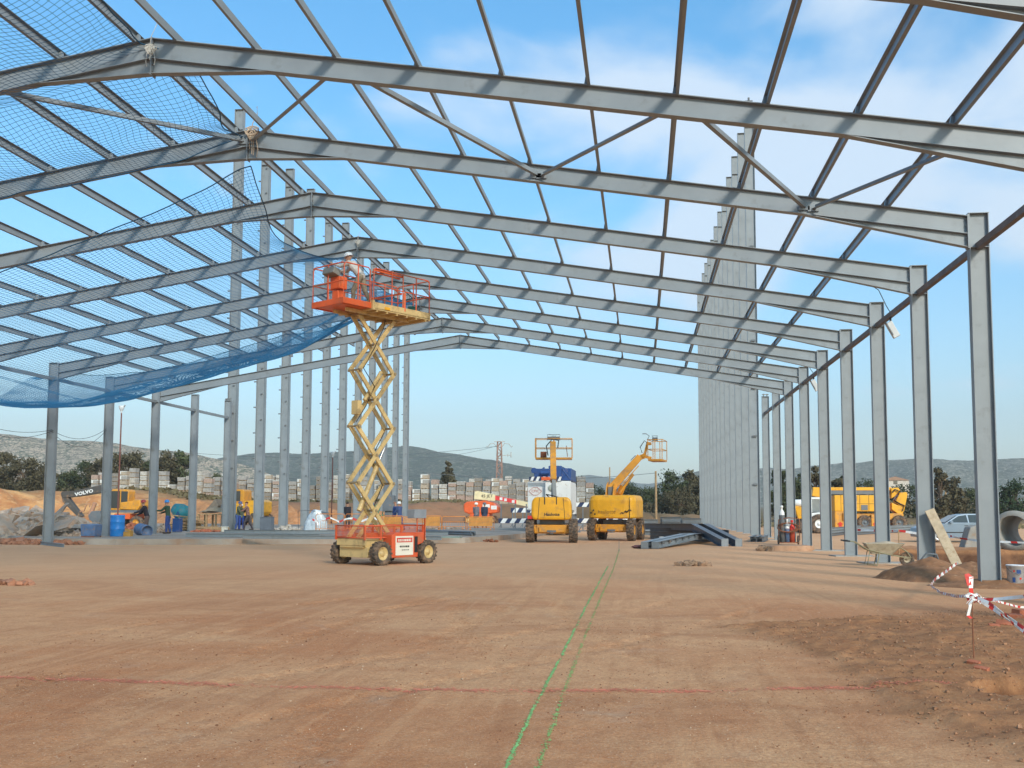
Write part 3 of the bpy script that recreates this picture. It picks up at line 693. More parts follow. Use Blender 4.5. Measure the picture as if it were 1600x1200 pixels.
# ================================================================ people
def skin_obj(name,nodes,edges,m,parent,vox=.012):
    """one continuous tapered surface grown round the joints"""
    b=MB(); done=set()
    def rr(k): r=nodes[k][1]; return r if isinstance(r,(int,float)) else (r[0]+r[1])/2
    def ball(k):
        p,r=nodes[k]; r=(r,r) if isinstance(r,(int,float)) else r
        if k not in done: done.add(k); b.blob(p,(r[1],r[0],rr(k)) if r[0]!=r[1] else (r[0],)*3,0,0,0,2)
    for a,c in edges:
        ball(a); ball(c)
        ra,rc=nodes[a][1],nodes[c][1]; ra=ra if isinstance(ra,tuple) else (ra,ra); rc=rc if isinstance(rc,tuple) else (rc,rc)
        p,q=nodes[a][0],nodes[c][0]; d=(q-p)
        if d.length<1e-4: continue
        s_,u_=frame_of(d,Vector((1,0,0))); n=10; vs=[]   # s_ runs sideways (body width), u_ front to back
        if abs(s_.y)<abs(u_.y): s_,u_=u_,s_
        for P,r in ((p,ra),(q,rc)):
            for i in range(n): t=2*PI*i/n; vs.append(P+s_*math.cos(t)*r[0]*.97+u_*math.sin(t)*r[1]*.97)
        b.add(vs,[(i,(i+1)%n,n+(i+1)%n,n+i) for i in range(n)]+[tuple(range(n-1,-1,-1)),tuple(range(n,2*n))])
    o=b.build('tmp',m)
    r=o.modifiers.new('r','REMESH'); r.mode='VOXEL'; r.voxel_size=vox; r.use_smooth_shade=True
    u=o.modifiers.new('u','SMOOTH'); u.factor=.5; u.iterations=3
    bpy.context.view_layer.update()
    m2=bpy.data.meshes.new_from_object(o.evaluated_get(bpy.context.evaluated_depsgraph_get()))
    me=o.data; bpy.data.objects.remove(o); bpy.data.meshes.remove(me); m2.name=name; m2.materials.clear(); m2.materials.append(m)
    o=bpy.data.objects.new(name,m2); col.objects.link(o); o.parent=parent; return o
def cloth(c): return mat('cloth_%d_%d_%d'%tuple(int(x*100) for x in c),c,.85,0,.2,6,bump=.2)
def person(loc,rz,label,shirt,trousers,helmet=None,pose='stand',hair=(.03,.02,.015),sc=1,lean=0,arm=0,group='workers on the site'):
    """faces local +X; lean = forward bend of the torso (degrees), arm = how far the arms reach forward (degrees)"""
    t=thing('person',label,'person',loc,rz,group); t.scale=(sc,sc,sc)
    V=Vector; hip=V((0,0,.93)); L=R(lean); ax=V((math.sin(L),0,math.cos(L)))
    if pose=='crouch': hip=V((-.12,0,.72))
    chest=hip+ax*.40; neck=hip+ax*.56; hl=R(lean*.4); hd=V((math.sin(hl),0,math.cos(hl)))
    head=neck+hd*.14; crown=neck+hd*.24; chin=neck+hd*.07+V((.055,0,0)).lerp(V((.055,0,-.01)),1)
    N={'hip':(hip,(.145,.105)),'belly':(hip+ax*.18,(.135,.10)),'chest':(chest,(.165,.115)),'neck':(neck,.055),'chin':(chin,.058),'head':(head+hd*.02,(.082,.092)),'crown':(crown-hd*.03,(.062,.07)),'nose':(head+V((.105,0,-.005)),.012)}
    E=[('hip','belly'),('belly','chest'),('chest','neck'),('neck','chin'),('chin','head'),('head','crown'),('head','nose')]
    for s,n in ((1,'l'),(-1,'r')):
        sh=chest+ax*.09+V((0,s*.17,0)); A=R(arm+(10 if s>0 else -6) if arm else (8 if s>0 else -8))
        ua=V((math.sin(A),s*.10,-math.cos(A))).normalized(); el=sh+ua*.29
        B=A+R(30 if not arm else 38); fa=V((math.sin(B),-s*.12,-math.cos(B))).normalized(); wr=el+fa*.25; pa=wr+fa*.07
        N[n+'sh']=(sh,.062); N[n+'el']=(el,.043); N[n+'wr']=(wr,.029); N[n+'pa']=(pa,(.040,.018)); E+= [('chest',n+'sh'),(n+'sh',n+'el'),(n+'el',n+'wr'),(n+'wr',n+'pa')]
        side=V((0,1,0)).cross(fa); up_=V((0,s,0))
        for f,(oy,ln) in enumerate(((-.027,.062),(-.009,.074),(.009,.070),(.027,.052))):
            b0=pa+up_*oy+fa*.02; k1=b0+fa*ln*.55; k2=k1+(fa*.7-side*.5*1)*ln*.5
            N[n+'f%da'%f]=(b0,.010); N[n+'f%db'%f]=(k1,.009); N[n+'f%dc'%f]=(k2,.007); E+= [(n+'pa',n+'f%da'%f),(n+'f%da'%f,n+'f%db'%f),(n+'f%db'%f,n+'f%dc'%f)]
        th=wr+fa*.03+side*.03; N[n+'t']=(th,.012); N[n+'t2']=(th+fa*.035+side*.015,.009); E+= [(n+'wr',n+'t'),(n+'t',n+'t2')]
        hj=hip+V((0,s*.09,-.05)); st=.05*s
        if pose=='crouch': kn=hj+V((.30,s*.07,-.20)); an=V((kn.x-.22,kn.y+s*.01,.09))
        elif pose=='step': kn=hj+V((.14*s+.05,s*.03,-.41)); an=V((.24*s-.03,s*.12,.09))
        else: kn=V((hip.x*.5+.04,s*.11,.50)); an=V((-.02+st,s*.12,.09))
        toe=an+V((.17,s*.02,-.05))
        N[n+'hj']=(hj,.090); N[n+'kn']=(kn,.056); N[n+'ca']=(kn*.6+an*.4+V((-.02,0,0)),.055); N[n+'an']=(an,.038); N[n+'toe']=(toe,(.045,.028))
        E+= [('hip',n+'hj'),(n+'hj',n+'kn'),(n+'kn',n+'ca'),(n+'ca',n+'an'),(n+'an',n+'toe')]
    skin_obj('body',N,E,skin,t,.0095)
    g=lambda ks,k,add=.014: {a:(N[a][0],tuple(x*k+add for x in (N[a][1] if isinstance(N[a][1],tuple) else (N[a][1],)*2))) for a in ks}
    sk=['hip','belly','chest','lsh','lel','lwr','rsh','rel','rwr']; nd=g(sk,1.06)
    nd['col']=(chest+ax*.11,(.09,.075)); nd['hem']=(hip-ax*.02,(.145,.112))
    skin_obj('jacket',nd,[('hem','hip'),('hip','belly'),('belly','chest'),('chest','col'),('chest','lsh'),('lsh','lel'),('lel','lwr'),('chest','rsh'),('rsh','rel'),('rel','rwr')],cloth(shirt),t)
    sk=['hip','lhj','lkn','lca','lan','rhj','rkn','rca','ran']; nd=g(sk,1.02,.017)
    skin_obj('trousers',nd,[('hip','lhj'),('lhj','lkn'),('lkn','lca'),('lca','lan'),('hip','rhj'),('rhj','rkn'),('rkn','rca'),('rca','ran')],cloth(trousers),t)
    for n in 'lr':
        b=MB(); an,toe=N[n+'an'][0],N[n+'toe'][0]; b.blob(an*.45+toe*.55+V((0,0,-.01)),(.15,.055,.05),1,.05); b.blob(an+V((0,0,-.01)),(.06,.055,.075),2,.05); b.build('boot',cloth((.05,.035,.025)),t)
    if helmet:
        b=MB(); q=hd.to_track_quat('Z','Y').to_matrix().to_4x4(); q.translation=head+hd*.035
        b.lathe([(.150,.0),(.128,.012),(.126,.06),(.112,.105),(.075,.135),(.03,.147),(.001,.149)],16,q); b.prism([(.10,-.06),(.175,-.035),(.175,.035),(.10,.06)],0,.012,'z'); 
        for i in range(len(b.v)-8,len(b.v)): v=q@Vector(b.v[i]); b.v[i]=tuple(v)
        b.build('helmet',mat('helmet_%d%d%d'%tuple(int(x*10) for x in helmet),helmet,.35,0,.03),t)
    else:
        b=MB(); b.blob(crown-hd*.015-V((.02,0,0)),(.095,.088,.075),3,.08,0,3); b.build('hair',cloth(hair),t)
    b=MB()
    for s in (-1,1): b.blob(head+V((.082,s*.03,.02)),(.012,.012,.008),1,0)
    b.build('eyes',black,t)
    return t
# ================================================================ scissor lift
def scissor_lift():
    t=thing('scissor_lift','tall scissor lift with orange railings raised high on cream crossed arms','scissor lift',(1.68,29.75,0),R(57))
    for sx,sy in ((-1,-1),(-1,1),(1,-1),(1,1)): wheel(t,(sx*.91,sy*.84,.34),.34,.26,beige,.56,Vector((0,1,0)),18)
    b=MB(); b.box(-1.28,1.25,-.50,.50,.50,.74); b.box(-1.20,-.35,-.62,.60,.22,.52); b.box(-.35,.60,-.40,.40,.28,.50); b.box(-1.30,-1.24,-.62,.62,.56,.76)
    for x in (-.95,.95): b.tube((x,-.68,.34),(x,.68,.34),.06,8)
    b.tube((-.86,-.64,.63),(-.86,-.70,.63),.05,10)
    b.build('chassis',beige,t,bevel=.012)
    b=MB(); b.prism([(-.50,.20),(.55,.20),(.55,.55),(.80,.62),(.80,.92),(-.32,.92),(-.50,.86)],-.86,-.44,'y'); 
    b.prism([(-.42,.20),(1.05,.20),(1.05,.90),(-.42,.90)],.44,.86,'y'); o=b.build('engine_cover',orange,t,bevel=.02)
    b=MB(); b.box(.40,.52,-.875,-.855,.34,.80); b.build('vent',black,o)
    b=MB(); b.box(-.36,.34,-.873,-.861,.27,.82); pl=b.build('sign_plate',cream,o)
    b=MB(); b.box(-.32,.30,-.877,-.874,.64,.77); b.build('red_band',red,pl)
    b=MB(); rnd=random.Random(4)
    for r_,z in enumerate((.70,.52,.42)):
        x=-.28+.08*r_
        while x<.24-.06*r_:
            w_=rnd.uniform(.02,.06); h_=(.07,.05,.022)[r_]; b.box(x,x+w_,-.880,-.878,z-h_/2,z+h_/2,0 if r_ else 1); x+=w_+.018
    b.build('faded_print',[black,cream],pl)
    # mesh guard
    b=MB()
    for z in (.78,1.12): b.path([(-1.32,-.62,z),(.98,-.62,z),(.98,.62,z),(-1.32,.62,z)],.022,6,closed=True)
    for x in (-1.32,-.72,.10,.98):
        for y in (-.62,.62): b.beam((x,y,.72),(x,y,1.14),.05,.05)
    b.build('guard_frame',orange,t)
    b=MB()
    for y in (-.62,.62):
        x=-1.30
        while x<.98: b.beam((x,y,.78),(x,y,1.12),.007,.007); x+=.045
        for k in range(8): b.beam((-1.3,y,.80+k*.043),(.97,y,.80+k*.043),.006,.006)
    for x in (-1.32,):
        y=-.6
        while y<.62: b.beam((x,y,.78),(x,y,1.12),.007,.007); y+=.045
        for k in range(8): b.beam((x,-.6,.80+k*.043),(x,.6,.80+k*.043),.006,.006)
    b.build('guard_mesh',orange,t)
    b=MB(); b.path([(.70,-.66,.9),(.70,-.66,1.38),(1.02,-.66,1.38),(1.02,-.66,.45)],.03,6); b.build('control_stand',orange,t)
    b=MB(); b.obox((.80,-.55,1.46),(.50,.30,.26)); b.build('control_box',mat('grey_box',(.25,.27,.30),.5),t,bevel=.01)
    # arms
    o0=set(t.children_recursive)
    Z=[.74,2.36,4.01,5.66,7.30]; H=.69
    for k in range(4):
        z0,z1=Z[k],Z[k+1]
        for s in (-1,1):
            b=MB(); y=s*.215; b.beam((-H,y,z0),(H,y,z1),.055,.125,upv=Vector((0,0,1))); b.build('scissor_arm',beige,t,bevel=.006)
            b=MB(); y=s*.155; b.beam((H,y,z0),(-H,y,z1),.055,.125); b.build('scissor_arm',beige,t,bevel=.006)
        for x,z in ((-H,z1),(H,z1),(0,(z0+z1)/2)):
            b=MB(); b.tube((x,-.25,z),(x,.25,z),.032,8); b.lathe([(.045,-.265),(.045,-.245)],10,Matrix.Translation((x,0,z))@Matrix.Rotation(R(90),4,'X'),cap=True); b.lathe([(.045,.245),(.045,.265)],10,Matrix.Translation((x,0,z))@Matrix.Rotation(R(90),4,'X'),cap=True)
            b.build('pivot_pin',mat('pivot_steel',(.30,.22,.12),.5),t)
    b=MB(); b.tube((-.45,0,1.55),(.30,0,3.0),.075,10); b.build('hydraulic_cylinder',beige,t)
    b=MB(); b.tube((.30,0,3.0),(.52,0,3.42),.042,8); b.build('piston_rod',mat('chrome',(.5,.5,.5),.25,.8),t)
    b=MB(); b.tube((-.3,0,4.8),(.35,0,5.7),.06,10); b.box(-.75,-.60,-.22,.05,4.35,4.75); b.build('hydraulic_cylinder',beige,t)
    b=MB(); b.path([(-.84,-.26,4.1),(-.5,-.30,4.6),(-.15,-.27,5.2),(-.6,-.28,5.7),(-.2,-.27,6.3),(.2,-.25,7.0),(.3,-.2,7.25)],.014,5); b.path([(.7,.1,1.0),(.2,.12,1.6),(.55,.1,2.3),(.1,.12,3.1),(.6,.1,3.9)],.014,5); b.build('hose',black,t)
    # platform
    D=7.40
    b=MB(); b.box(-.62,1.66,-.72,.72,D,D+.035)
    for y in (-.72,.68): b.box(-.62,1.66,y,y+.04,D-.02,D+.20) 
    b.box(1.62,1.70,-.72,.72,D-.04,D+.20)
    for x in (-.5,-.1,.3,.7,1.1,1.5): b.box(x,x+.05,-.70,.70,D-.07,D)
    for y in (-.30,.24): b.box(-1.3,1.2,y,y+.06,D-.11,D-.005)
    b.box(-.70,-.62,-.76,.76,D-.04,D+.24); pf=b.build('platform_deck',beige,t)
    b=MB(); b.box(-1.72,-.63,-.66,.66,D+.04,D+.075); 
    for y in (-.70,.66): b.box(-1.72,-.70,y,y+.04,D+.0,D+.17)
    b.box(-1.76,-1.72,-.70,.70,D+.0,D+.17); b.box(-1.70,-.72,-.55,.55,D+.01,D+.04); b.build('extension_deck',orange_b,t,bevel=.006)
    def rail(name,x0,x1,z0,top,xs,ys=(-.70,.70),end=None,r=.020):
        b=MB()
        for y in ys:
            b.path([(x0,y,z0),(x0,y,top-.08),(x0+.06,y,top),(x1-.06,y,top),(x1,y,top-.08),(x1,y,z0)],r,6)
            b.path([(x0,y,(z0+top)/2+.02),(x1,y,(z0+top)/2+.02)],r*.85,6)
            for x in xs: b.tube((x,y,z0),(x,y,top),r,6)
        if end is not None:
            for z in (top,(z0+top)/2+.02): b.path([(end,ys[0],z-.03),(end,ys[0]+.06,z),(end,ys[1]-.06,z),(end,ys[1],z-.03)],r,6)
            b.tube((end,0,z0),(end,0,top),r,6)
        return b.build(name,orange,t)
    rail('guard_rail',-.62,1.66,D+.15,D+1.20,(.1,.55,1.1),end=1.66); rail('guard_rail',-1.73,-.75,D+.1,D+1.18,(-1.2,),(-.68,.68),end=-1.73)
    b=MB(); b.beam((-.60,-.66,D+1.16),(.55,-.66,D+1.14),.05,.06); b.beam((-.6,-.60,D+1.10),(.5,-.60,D+1.08),.03,.04); b.beam((.50,-.70,D+.62),(.50,.70,D+.64),.03,.05); b.tube((.62,-.70,D+.1),(.62,-.70,D+.66),.035,8); b.beam((.2,-.70,D+.70),(1.05,-.1,D+.76),.025,.04); b.build('gate',orange_b,t)
    b=MB(); b.box(-1.58,-1.28,-.30,.10,D+.50,D+.86); b.box(-1.58,-1.3,-.26,.02,D+.1,D+.45); b.build('platform_control',orange_b,t,bevel=.02)
    b=MB(); b.obox((-1.66,-.05,D+.98),(.26,.50,.20),Matrix.Rotation(R(18),3,'Y')); b.build('control_panel',mat('panel_grey',(.20,.20,.18),.6),t,bevel=.02)
    b=MB(); b.box(-.2,.0,-.742,-.72,D+.03,D+.11); b.build('yellow_sticker',yellow_n,t)
    for ch in t.children:
        if ch not in o0: ch.location=(-.40,.18,0)
    return t
scissor_lift()
def on_lift(x,y,z): 
    v=Matrix.Rotation(R(57),3,'Z')@Vector((x-.40,y+.18,z)); return (v.x+1.68,v.y+29.75,v.z)
person(on_lift(-.80,-.34,7.475),R(172),'worker in a white helmet and light grey overalls leaning forward on the raised lift',(.50,.49,.46),(.22,.19,.14),(.85,.85,.83),'step',lean=40,arm=62,sc=.98)
b=MB(); b.lathe([(.12,0),(.15,.34),(.16,.34),(.16,.36),(.14,.36),(.11,.02),(.001,.02)],16); 
t=thing('bucket','teal bucket standing at the right end of the raised lift platform','bucket',on_lift(1.35,-.30,7.44)); b.build('pail',mat('teal_plastic',(.05,.22,.24),.5),t)
b=MB(); b.path([(-.15,0,.34),(-.13,0,.46),(0,0,.54),(.13,0,.46),(.15,0,.34)],.008,5); b.build('handle',zinc,t)
# ================================================================ two yellow boom lifts
def basket(t,c,w,d,h,rz=0):
    q=Matrix.Translation(c)@Matrix.Rotation(rz,4,'Z'); b=MB()
    P=lambda x,y,z:q@Vector((x,y,z))
    b.obox(P(0,0,.06),(w,d,.10),q.to_3x3()); o=b.build('basket_floor',yellow,t,bevel=.01)
    b=MB()
    for z in (h*.55,h): b.path([P(-w/2,-d/2,z),P(w/2,-d/2,z),P(w/2,d/2,z),P(-w/2,d/2,z)],.022,6,closed=True)
    for x,y in ((-w/2,-d/2),(w/2,-d/2),(w/2,d/2),(-w/2,d/2),(0,-d/2),(0,d/2)): b.tube(P(x,y,.1),P(x,y,h),.022,6)
    b.build('basket_rails',yellow,t)
    b=MB(); b.obox(P(0,-d/2+.12,h+.02),(w*.32,.2,.16),q.to_3x3()); b.path([P(-w*.17,-d/2,h-.1),P(-w*.17,-d/2,h+.20),P(w*.17,-d/2,h+.20),P(w*.17,-d/2,h-.1)],.018,6)
    for k in range(3): b.tube(P((k-1)*.08,-d/2+.1,h+.1),P((k-1)*.08,-d/2+.1,h+.16),.015,6)
    b.build('control_box',steel_d,t)
def boom_chassis(t,track,wb,r,w):
    for sx in (-1,1):
        for sy in (-1,1): wheel(t,(sx*track/2,sy*wb/2,r),r,w,yellow,.5,Vector((1,0,0)),20)
    b=MB(); b.box(-track*.36,track*.36,-wb*.5-.12,wb*.5+.12,.46,.86); b.box(-track*.30,track*.30,-wb*.5-.20,-wb*.5-.12,.5,.74)
    for sy in (-1,1): b.beam((-track/2+w/2,sy*wb/2,r),(track/2-w/2,sy*wb/2,r),.22,.24); 
    for sx in (-1,1): b.tube((sx*track*.40,-wb/2,r),(sx*track*.40,-wb/2,r+.30),.10,10)
    b.build('chassis',yellow,t,bevel=.03)
    b=MB(); b.box(-.22,.22,-wb*.5-.225,-wb*.5-.201,.50,.60); b.path([(-.10,-wb*.5-.22,.52),(-.05,-wb*.5-.3,.45),(.05,-wb*.5-.3,.45),(.1,-wb*.5-.22,.52)],.02,6); b.build('tow_eye',steel_d,t)
    b=MB(); b.lathe([(.55,.86),(.55,1.10)],24,cap=True); b.box(-.6,.6,-.8,.8,.88,1.08); b.build('slew_ring',steel_d,t)
# first: straight on
t=thing('boom_lift','yellow boom lift parked left, its arm straight up before the white truck','boom lift',(4.84,50.9,0),R(3),'yellow boom lifts')
boom_chassis(t,2.08,2.3,.56,.40)
b=MB(); q=[(-.97,0.0),(.97,0.0)]
pts=[(-.90,1.10),(.90,1.10),(.98,1.35),(.95,2.02),(.80,2.20),(-.80,2.20),(-.95,2.02),(-.98,1.35)]
b.prism(pts,-1.55,-.55,'y'); b.prism([(-.95,1.10),(-.45,1.10),(-.45,2.05),(-.95,1.95)],-.55,1.3,'y'); b.prism([(.45,1.10),(.95,1.10),(.95,1.95),(.45,2.05)],-.55,1.3,'y'); b.box(-.45,.45,-.55,1.2,1.10,1.35)
tt=b.build('turntable',yellow_n,t,bevel=.12)
b=MB(); 
for x in (-.62,.62): b.beam((x*1.05,-1.556,1.12),(x*.92,-1.556,2.16),.022,.012,upv=Vector((0,1,0)))
for x in (-.35,.22): b.box(x,x+.05,-1.558,-1.548,1.84,2.2)
b.build('seam',black,tt)
text('Haulotte',.20,face_y(.02,-1.552,1.36),black,tt,sx=1.05,offset=.006)
b=MB(); b.box(-1.15,-.95,-1.5,-1.3,1.14,1.30); b.build('red_lamp',red,t)
b=MB(); b.beam((.12,.35,1.5),(.02,1.05,3.15),.20,.24); b.build('inner_boom',mat('boom_grey',(.22,.23,.23),.5),t,bevel=.01)
b=MB(); b.beam((.02,1.0,3.05),(-.06,2.45,5.05),.30,.36); b.beam((-.06,2.45,5.05),(-.06,3.2,4.85),.22,.24); o=b.build('boom',yellow,t,bevel=.015)
b=MB(); b.path([(-.3,2.0,4.4),(-.4,2.3,4.9),(-.1,2.3,5.25),(.25,2.4,5.2),(.2,2.2,4.8)],.03,6); b.build('hose',black,t); b=MB(); b.path([(-.12,.5,2.15),(-.32,.2,2.35),(-.05,.1,2.3),(.3,.15,2.2)],.03,6); b.build('hose',black,t)
b=MB(); b.tube((-.02,.2,1.4),(-.02,1.1,2.9),.07,10); b.build('lift_cylinder',steel_d,t)
basket(t,Vector((-.05,3.75,4.25)),1.95,.9,1.12)
b=MB(); b.obox((-.6,3.7,4.53),(.32,.3,.30)); b.tube((.68,3.6,4.4),(.62,3.6,5.0),.02,6); b.build('tool_box',rust,t)
# second: turned a little, arm to the right
t=thing('boom_lift','yellow boom lift with wide rounded counterweight and its arm raised to the right','boom lift',(7.92,54.6,0),R(-10),'yellow boom lifts')
t.scale=(.93,.96,.98); boom_chassis(t,2.20,2.5,.57,.42)
b=MB(); cw=[]; 
for i in range(13):
    a=PI+PI*i/12; cw.append((1.36*math.copysign(abs(math.cos(a))**.45,math.cos(a)),-.75+.95*math.sin(a)*1.0 if False else -.55-1.05*abs(math.sin(a))**.5))
cw+= [(1.36,.9),(1.0,1.3),(-1.0,1.3),(-1.36,.9)]
vs=[]; n=len(cw)
for z,k in ((1.16,.97),(1.24,1.0),(2.12,1.0),(2.32,.96),(2.40,.86)): vs+= [(x*k,y*k,z) for x,y in cw]
b.add(vs,[(j*n+i,j*n+(i+1)%n,(j+1)*n+(i+1)%n,(j+1)*n+i) for j in range(4) for i in range(n)]+[tuple(range(n)),tuple(range(4*n,5*n))])
tt=b.build('turntable',yellow_n,t,bevel=.07)
text('haulotte',.30,face_y(-.22,-1.606,1.52),mat('faded_print',(.26,.14,.03),.6),tt,offset=-.002)
b=MB(); rnd=random.Random(3)
for x,z in ((-1.12,1.46),(-.98,1.60),(-.90,1.40)): b.tube((x,-1.58,z),(x,-1.50,z),.045,8)
for k in range(11): b.obox((.55+k*.058,-1.60,1.42+.02*k+.03*math.sin(k*1.7)),(.05,.03,rnd.uniform(.03,.09)),Matrix.Rotation(rnd.uniform(-.8,.8),3,'Y'))
b.build('scrape',black,tt)
b=MB(); b.beam((1.06,-1.55,1.2),(1.06,-1.55,2.3),.012,.05); b.build('seam',black,tt)
b=MB()
for x in (-.50,-.08): b.prism([(-.6,2.38),(.5,2.38),(.35,2.75),(.1,3.15),(-.25,3.0)],x-.03,x+.03,'x')
b.beam((.1,.2,2.38),(.35,.1,2.9),.10,.35); b.build('boom_bracket',yellow,t,bevel=.01)
b=MB(); b.box(-.42,-.16,-.3,.3,2.38,2.85); b.build('boom_pivot',steel_d,t)
b=MB(); b.beam((-.35,0,2.72),(1.30,.35,4.50),.36,.46,w2=.32,h2=.36); o=b.build('boom',yellow,t,bevel=.02)
b=MB(); b.beam((.30,.0,2.95),(1.25,.2,4.0),.05,.05); b.tube((.15,.05,2.5),(.95,.15,3.55),.08,10); b.build('lift_cylinder',yellow,t)
b=MB(); b.beam((.80,.18,4.30),(1.06,.24,4.56),.34,.03); b.build('seam',black,o)
b=MB(); b.beam((1.25,.33,4.42),(1.60,.38,4.55),.24,.26); b.tube((1.55,.2,4.55),(1.55,.6,4.55),.12,10); b.beam((1.55,.4,4.55),(1.75,.42,5.3),.14,.14); b.beam((1.7,.42,5.2),(1.95,.42,5.2),.16,.16); b.beam((1.55,.4,4.5),(1.95,.45,4.42),.14,.14); b.build('jib',yellow,t,bevel=.01)
b=MB(); b.path([(1.45,.2,4.7),(1.35,.15,5.0),(1.6,.15,5.35),(1.8,.2,5.2),(1.75,.25,4.9)],.03,6); b.path([(1.72,.4,5.40),(1.84,.38,5.62),(1.65,.38,5.74),(1.45,.38,5.74)],.025,6); b.build('hose',steel_d,t)
basket(t,Vector((2.28,.5,4.22)),.80,1.7,1.15)
# ================================================================ white truck crane with blue load
def world_part(t): 
    o=t.location.copy(); return lambda px,py,Y: at(px,py,Y)-o
c=G(858,838); t=thing('crane_truck','white crane truck with blue folded crane on top, behind the left boom lift','truck',(at(858,800,63).x,63,0))
P=world_part(t)
b=MB(); b.box(-1.32,1.36,0,4.6,1.55,3.30); b.box(-1.32,.30,-.05,0,1.6,3.0); b.box(-.2,1.36,-.45,0,2.1,3.34); bd=b.build('body',white,t,bevel=.05)
b=MB(); b.box(-1.25,1.25,.2,7,.75,1.3); b.build('chassis',steel_d,t)
b=MB(); b.box(-1.2,1.25,4.7,6.9,1.1,3.2); b.build('cab',white,t,bevel=.1)
for sx in (-1,1):
    for y in (1.4,5.8): wheel(t,(sx*1.05,y,.5),.5,.32,white,.5,Vector((1,0,0)),0)
# rhombus emblem and round disc
b=MB(); h=[(-.40,0),(-.12,.24),(.12,.24),(.40,0),(.12,-.24),(-.12,-.24)]
for i in range(6):
    a0,a1=h[i],h[(i+1)%6]; b.beam((a0[0]-.85,-.065,a0[1]+2.72),(a1[0]-.85,-.065,a1[1]+2.72),.02,.05,upv=Vector((0,1,0)))
em=b.build('emblem',mat('dull_red',(.45,.12,.10),.5),bd)
text('CMC',.22,face_y(-.85,-.062,2.72),mat('dull_red',(.45,.12,.10),.5),bd)
b=MB(); q=Matrix.Translation((.18,-.475,2.90))@Matrix.Rotation(R(90),4,'X'); b.lathe([(.001,.03),(.19,.03),(.21,0)],20,q); b.build('round_disc',mat('disc_grey',(.40,.42,.36),.6),bd)
def stripes(b,x0,x1,y,z0,z1,w,sl=.12,th=.03):
    x=x0-sl; k=0
    while x<x1:
        a,c=x,x+w; pts=[(max(x0,min(x1,a)),z0),(max(x0,min(x1,c)),z0),(max(x0,min(x1,c+sl)),z1),(max(x0,min(x1,a+sl)),z1)]
        if pts[1][0]-pts[0][0]+pts[2][0]-pts[3][0]>.01: b.prism(pts,y-th/2,y+th/2,'y',k%2)
        x+=w; k+=1
stripe_d=mat('stripe_dark_blue',(.02,.035,.09),.5)
b=MB(); stripes(b,-1.18,.82,-.55,3.34,3.60,.17); b.build('striped_board',[stripe_d,white],t)
b=MB(); b.box(-.42,.12,-.60,-.57,3.38,3.58); b.build('orange_plate',orange_b,t)
b=MB(); b.box(-.95,.2,.1,1.0,3.55,4.12); b.box(-.05,.75,.2,4.5,3.5,4.30); b.box(.75,1.35,.3,4.8,3.40,4.15); b.tube((-.95,.05,4.0),(-.95,1.2,4.0),.18,10); b.beam((-.9,.2,3.7),(-.3,.2,4.2),.08,.1); b.tube((-.5,-.1,3.85),(0.0,-.1,3.85),.12,10); b.beam((.8,.28,3.45),(1.3,.28,4.1),.05,.05); b.beam((1.3,.28,3.45),(.8,.28,4.1),.05,.05)
b.build('folded_crane',blue_m,t,bevel=.03)
b=MB(); b.box(-1.3,-.95,-.1,.1,1.0,1.2); b.build('tail_lamp',red,t)
# striped warning barriers
def barrier(px0,px1,py0,py1,Y,lab,feet=True,second=None):
    x0=at(px0,py0,Y); x1=at(px1,py1,Y); o=Vector(((x0.x+x1.x)/2,Y,0)); t=thing('striped_barrier',lab,'barrier',o,0,'striped warning barriers'); w_=x1.x-x0.x
    b=MB(); stripes(b,-w_/2,w_/2,0,x1.z,x0.z,.34,.22,.04); b.build('board',[stripe_d,white],t)
    z=x1.z
    b=MB()
    for sx in (-.42,.05,.42):
        x=sx*w_; b.box(x-.04,x+.04,.03,.10,0 if feet else z-.4,z+(x0.z-z)*.9 if not second else second)
        if feet: b.beam((x-.35,.05,.04),(x+.35,.05,.04),.3,.08); b.beam((x-.3,.06,.06),(x,.06,.5),.05,.05)
    b.build('stand',steel_d,t); return t
barrier(779,826,810,817.5,74,'lower striped warning board on feet left of the boom lifts',second=2.0)
barrier(798,832,793.5,801,78,'upper striped warning board left of the boom lifts')
barrier(892,926,785,792,76,'upper striped warning board between the two boom lifts')
barrier(890,1004,810,817.5,72,'lower striped warning board seen between and behind the two boom lifts')
# ================================================================ orange boom lift far back
t=thing('orange_boom_lift','orange boom lift with a flat cream and red arm lying low to the right','boom lift',(at(752,800,104).x,104,0)); P=world_part(t)
def hull(P,pts,Y,d): return [(P(x,y,Y).x,P(x,y,Y).z) for x,y in pts]
b=MB(); b.prism(hull(P,[(728,800),(727,788),(732,784),(760,782),(775,786),(780,792),(779,801),(765,803),(735,803)],104,0),-1.2,1.2,'y'); tt=b.build('turntable',orange_b,t,bevel=.12)
b=MB(); 
for x0,x1,y0,y1 in ((754,765,788,793),(767,776,790,796)): a=P(x0,y0,102.7); c=P(x1,y1,102.7); b.box(a.x,c.x,-1.23,-1.19,c.z,a.z)
b.build('white_panel',white,tt)
b=MB(); b.prism(hull(P,[(742,768),(746,767),(774,773),(774,783),(741,780)],103,0),-1.15,-.6,'y'); bm_=b.build('boom',mat('cream_boom',(.72,.62,.38),.5),t,bevel=.03)
b=MB(); b.prism(hull(P,[(774,774.5),(807,781),(807,787),(774,781)],103,0),-1.12,-.68,'y'); b.build('boom_section',mat('signal_red',(.68,.05,.05),.5),t)
b=MB(); b.prism(hull(P,[(807,781),(832,786),(832,793),(807,788)],103,0),-1.10,-.66,'y'); b.build('boom_tip',mat('cream_boom'),t) if False else b.build('boom_tip',MATS['cream_boom'],t)
a=P(759,775,102); text('45 JET',.42,face_y(a.x,-1.17,a.z),black,bm_,sx=1.1)
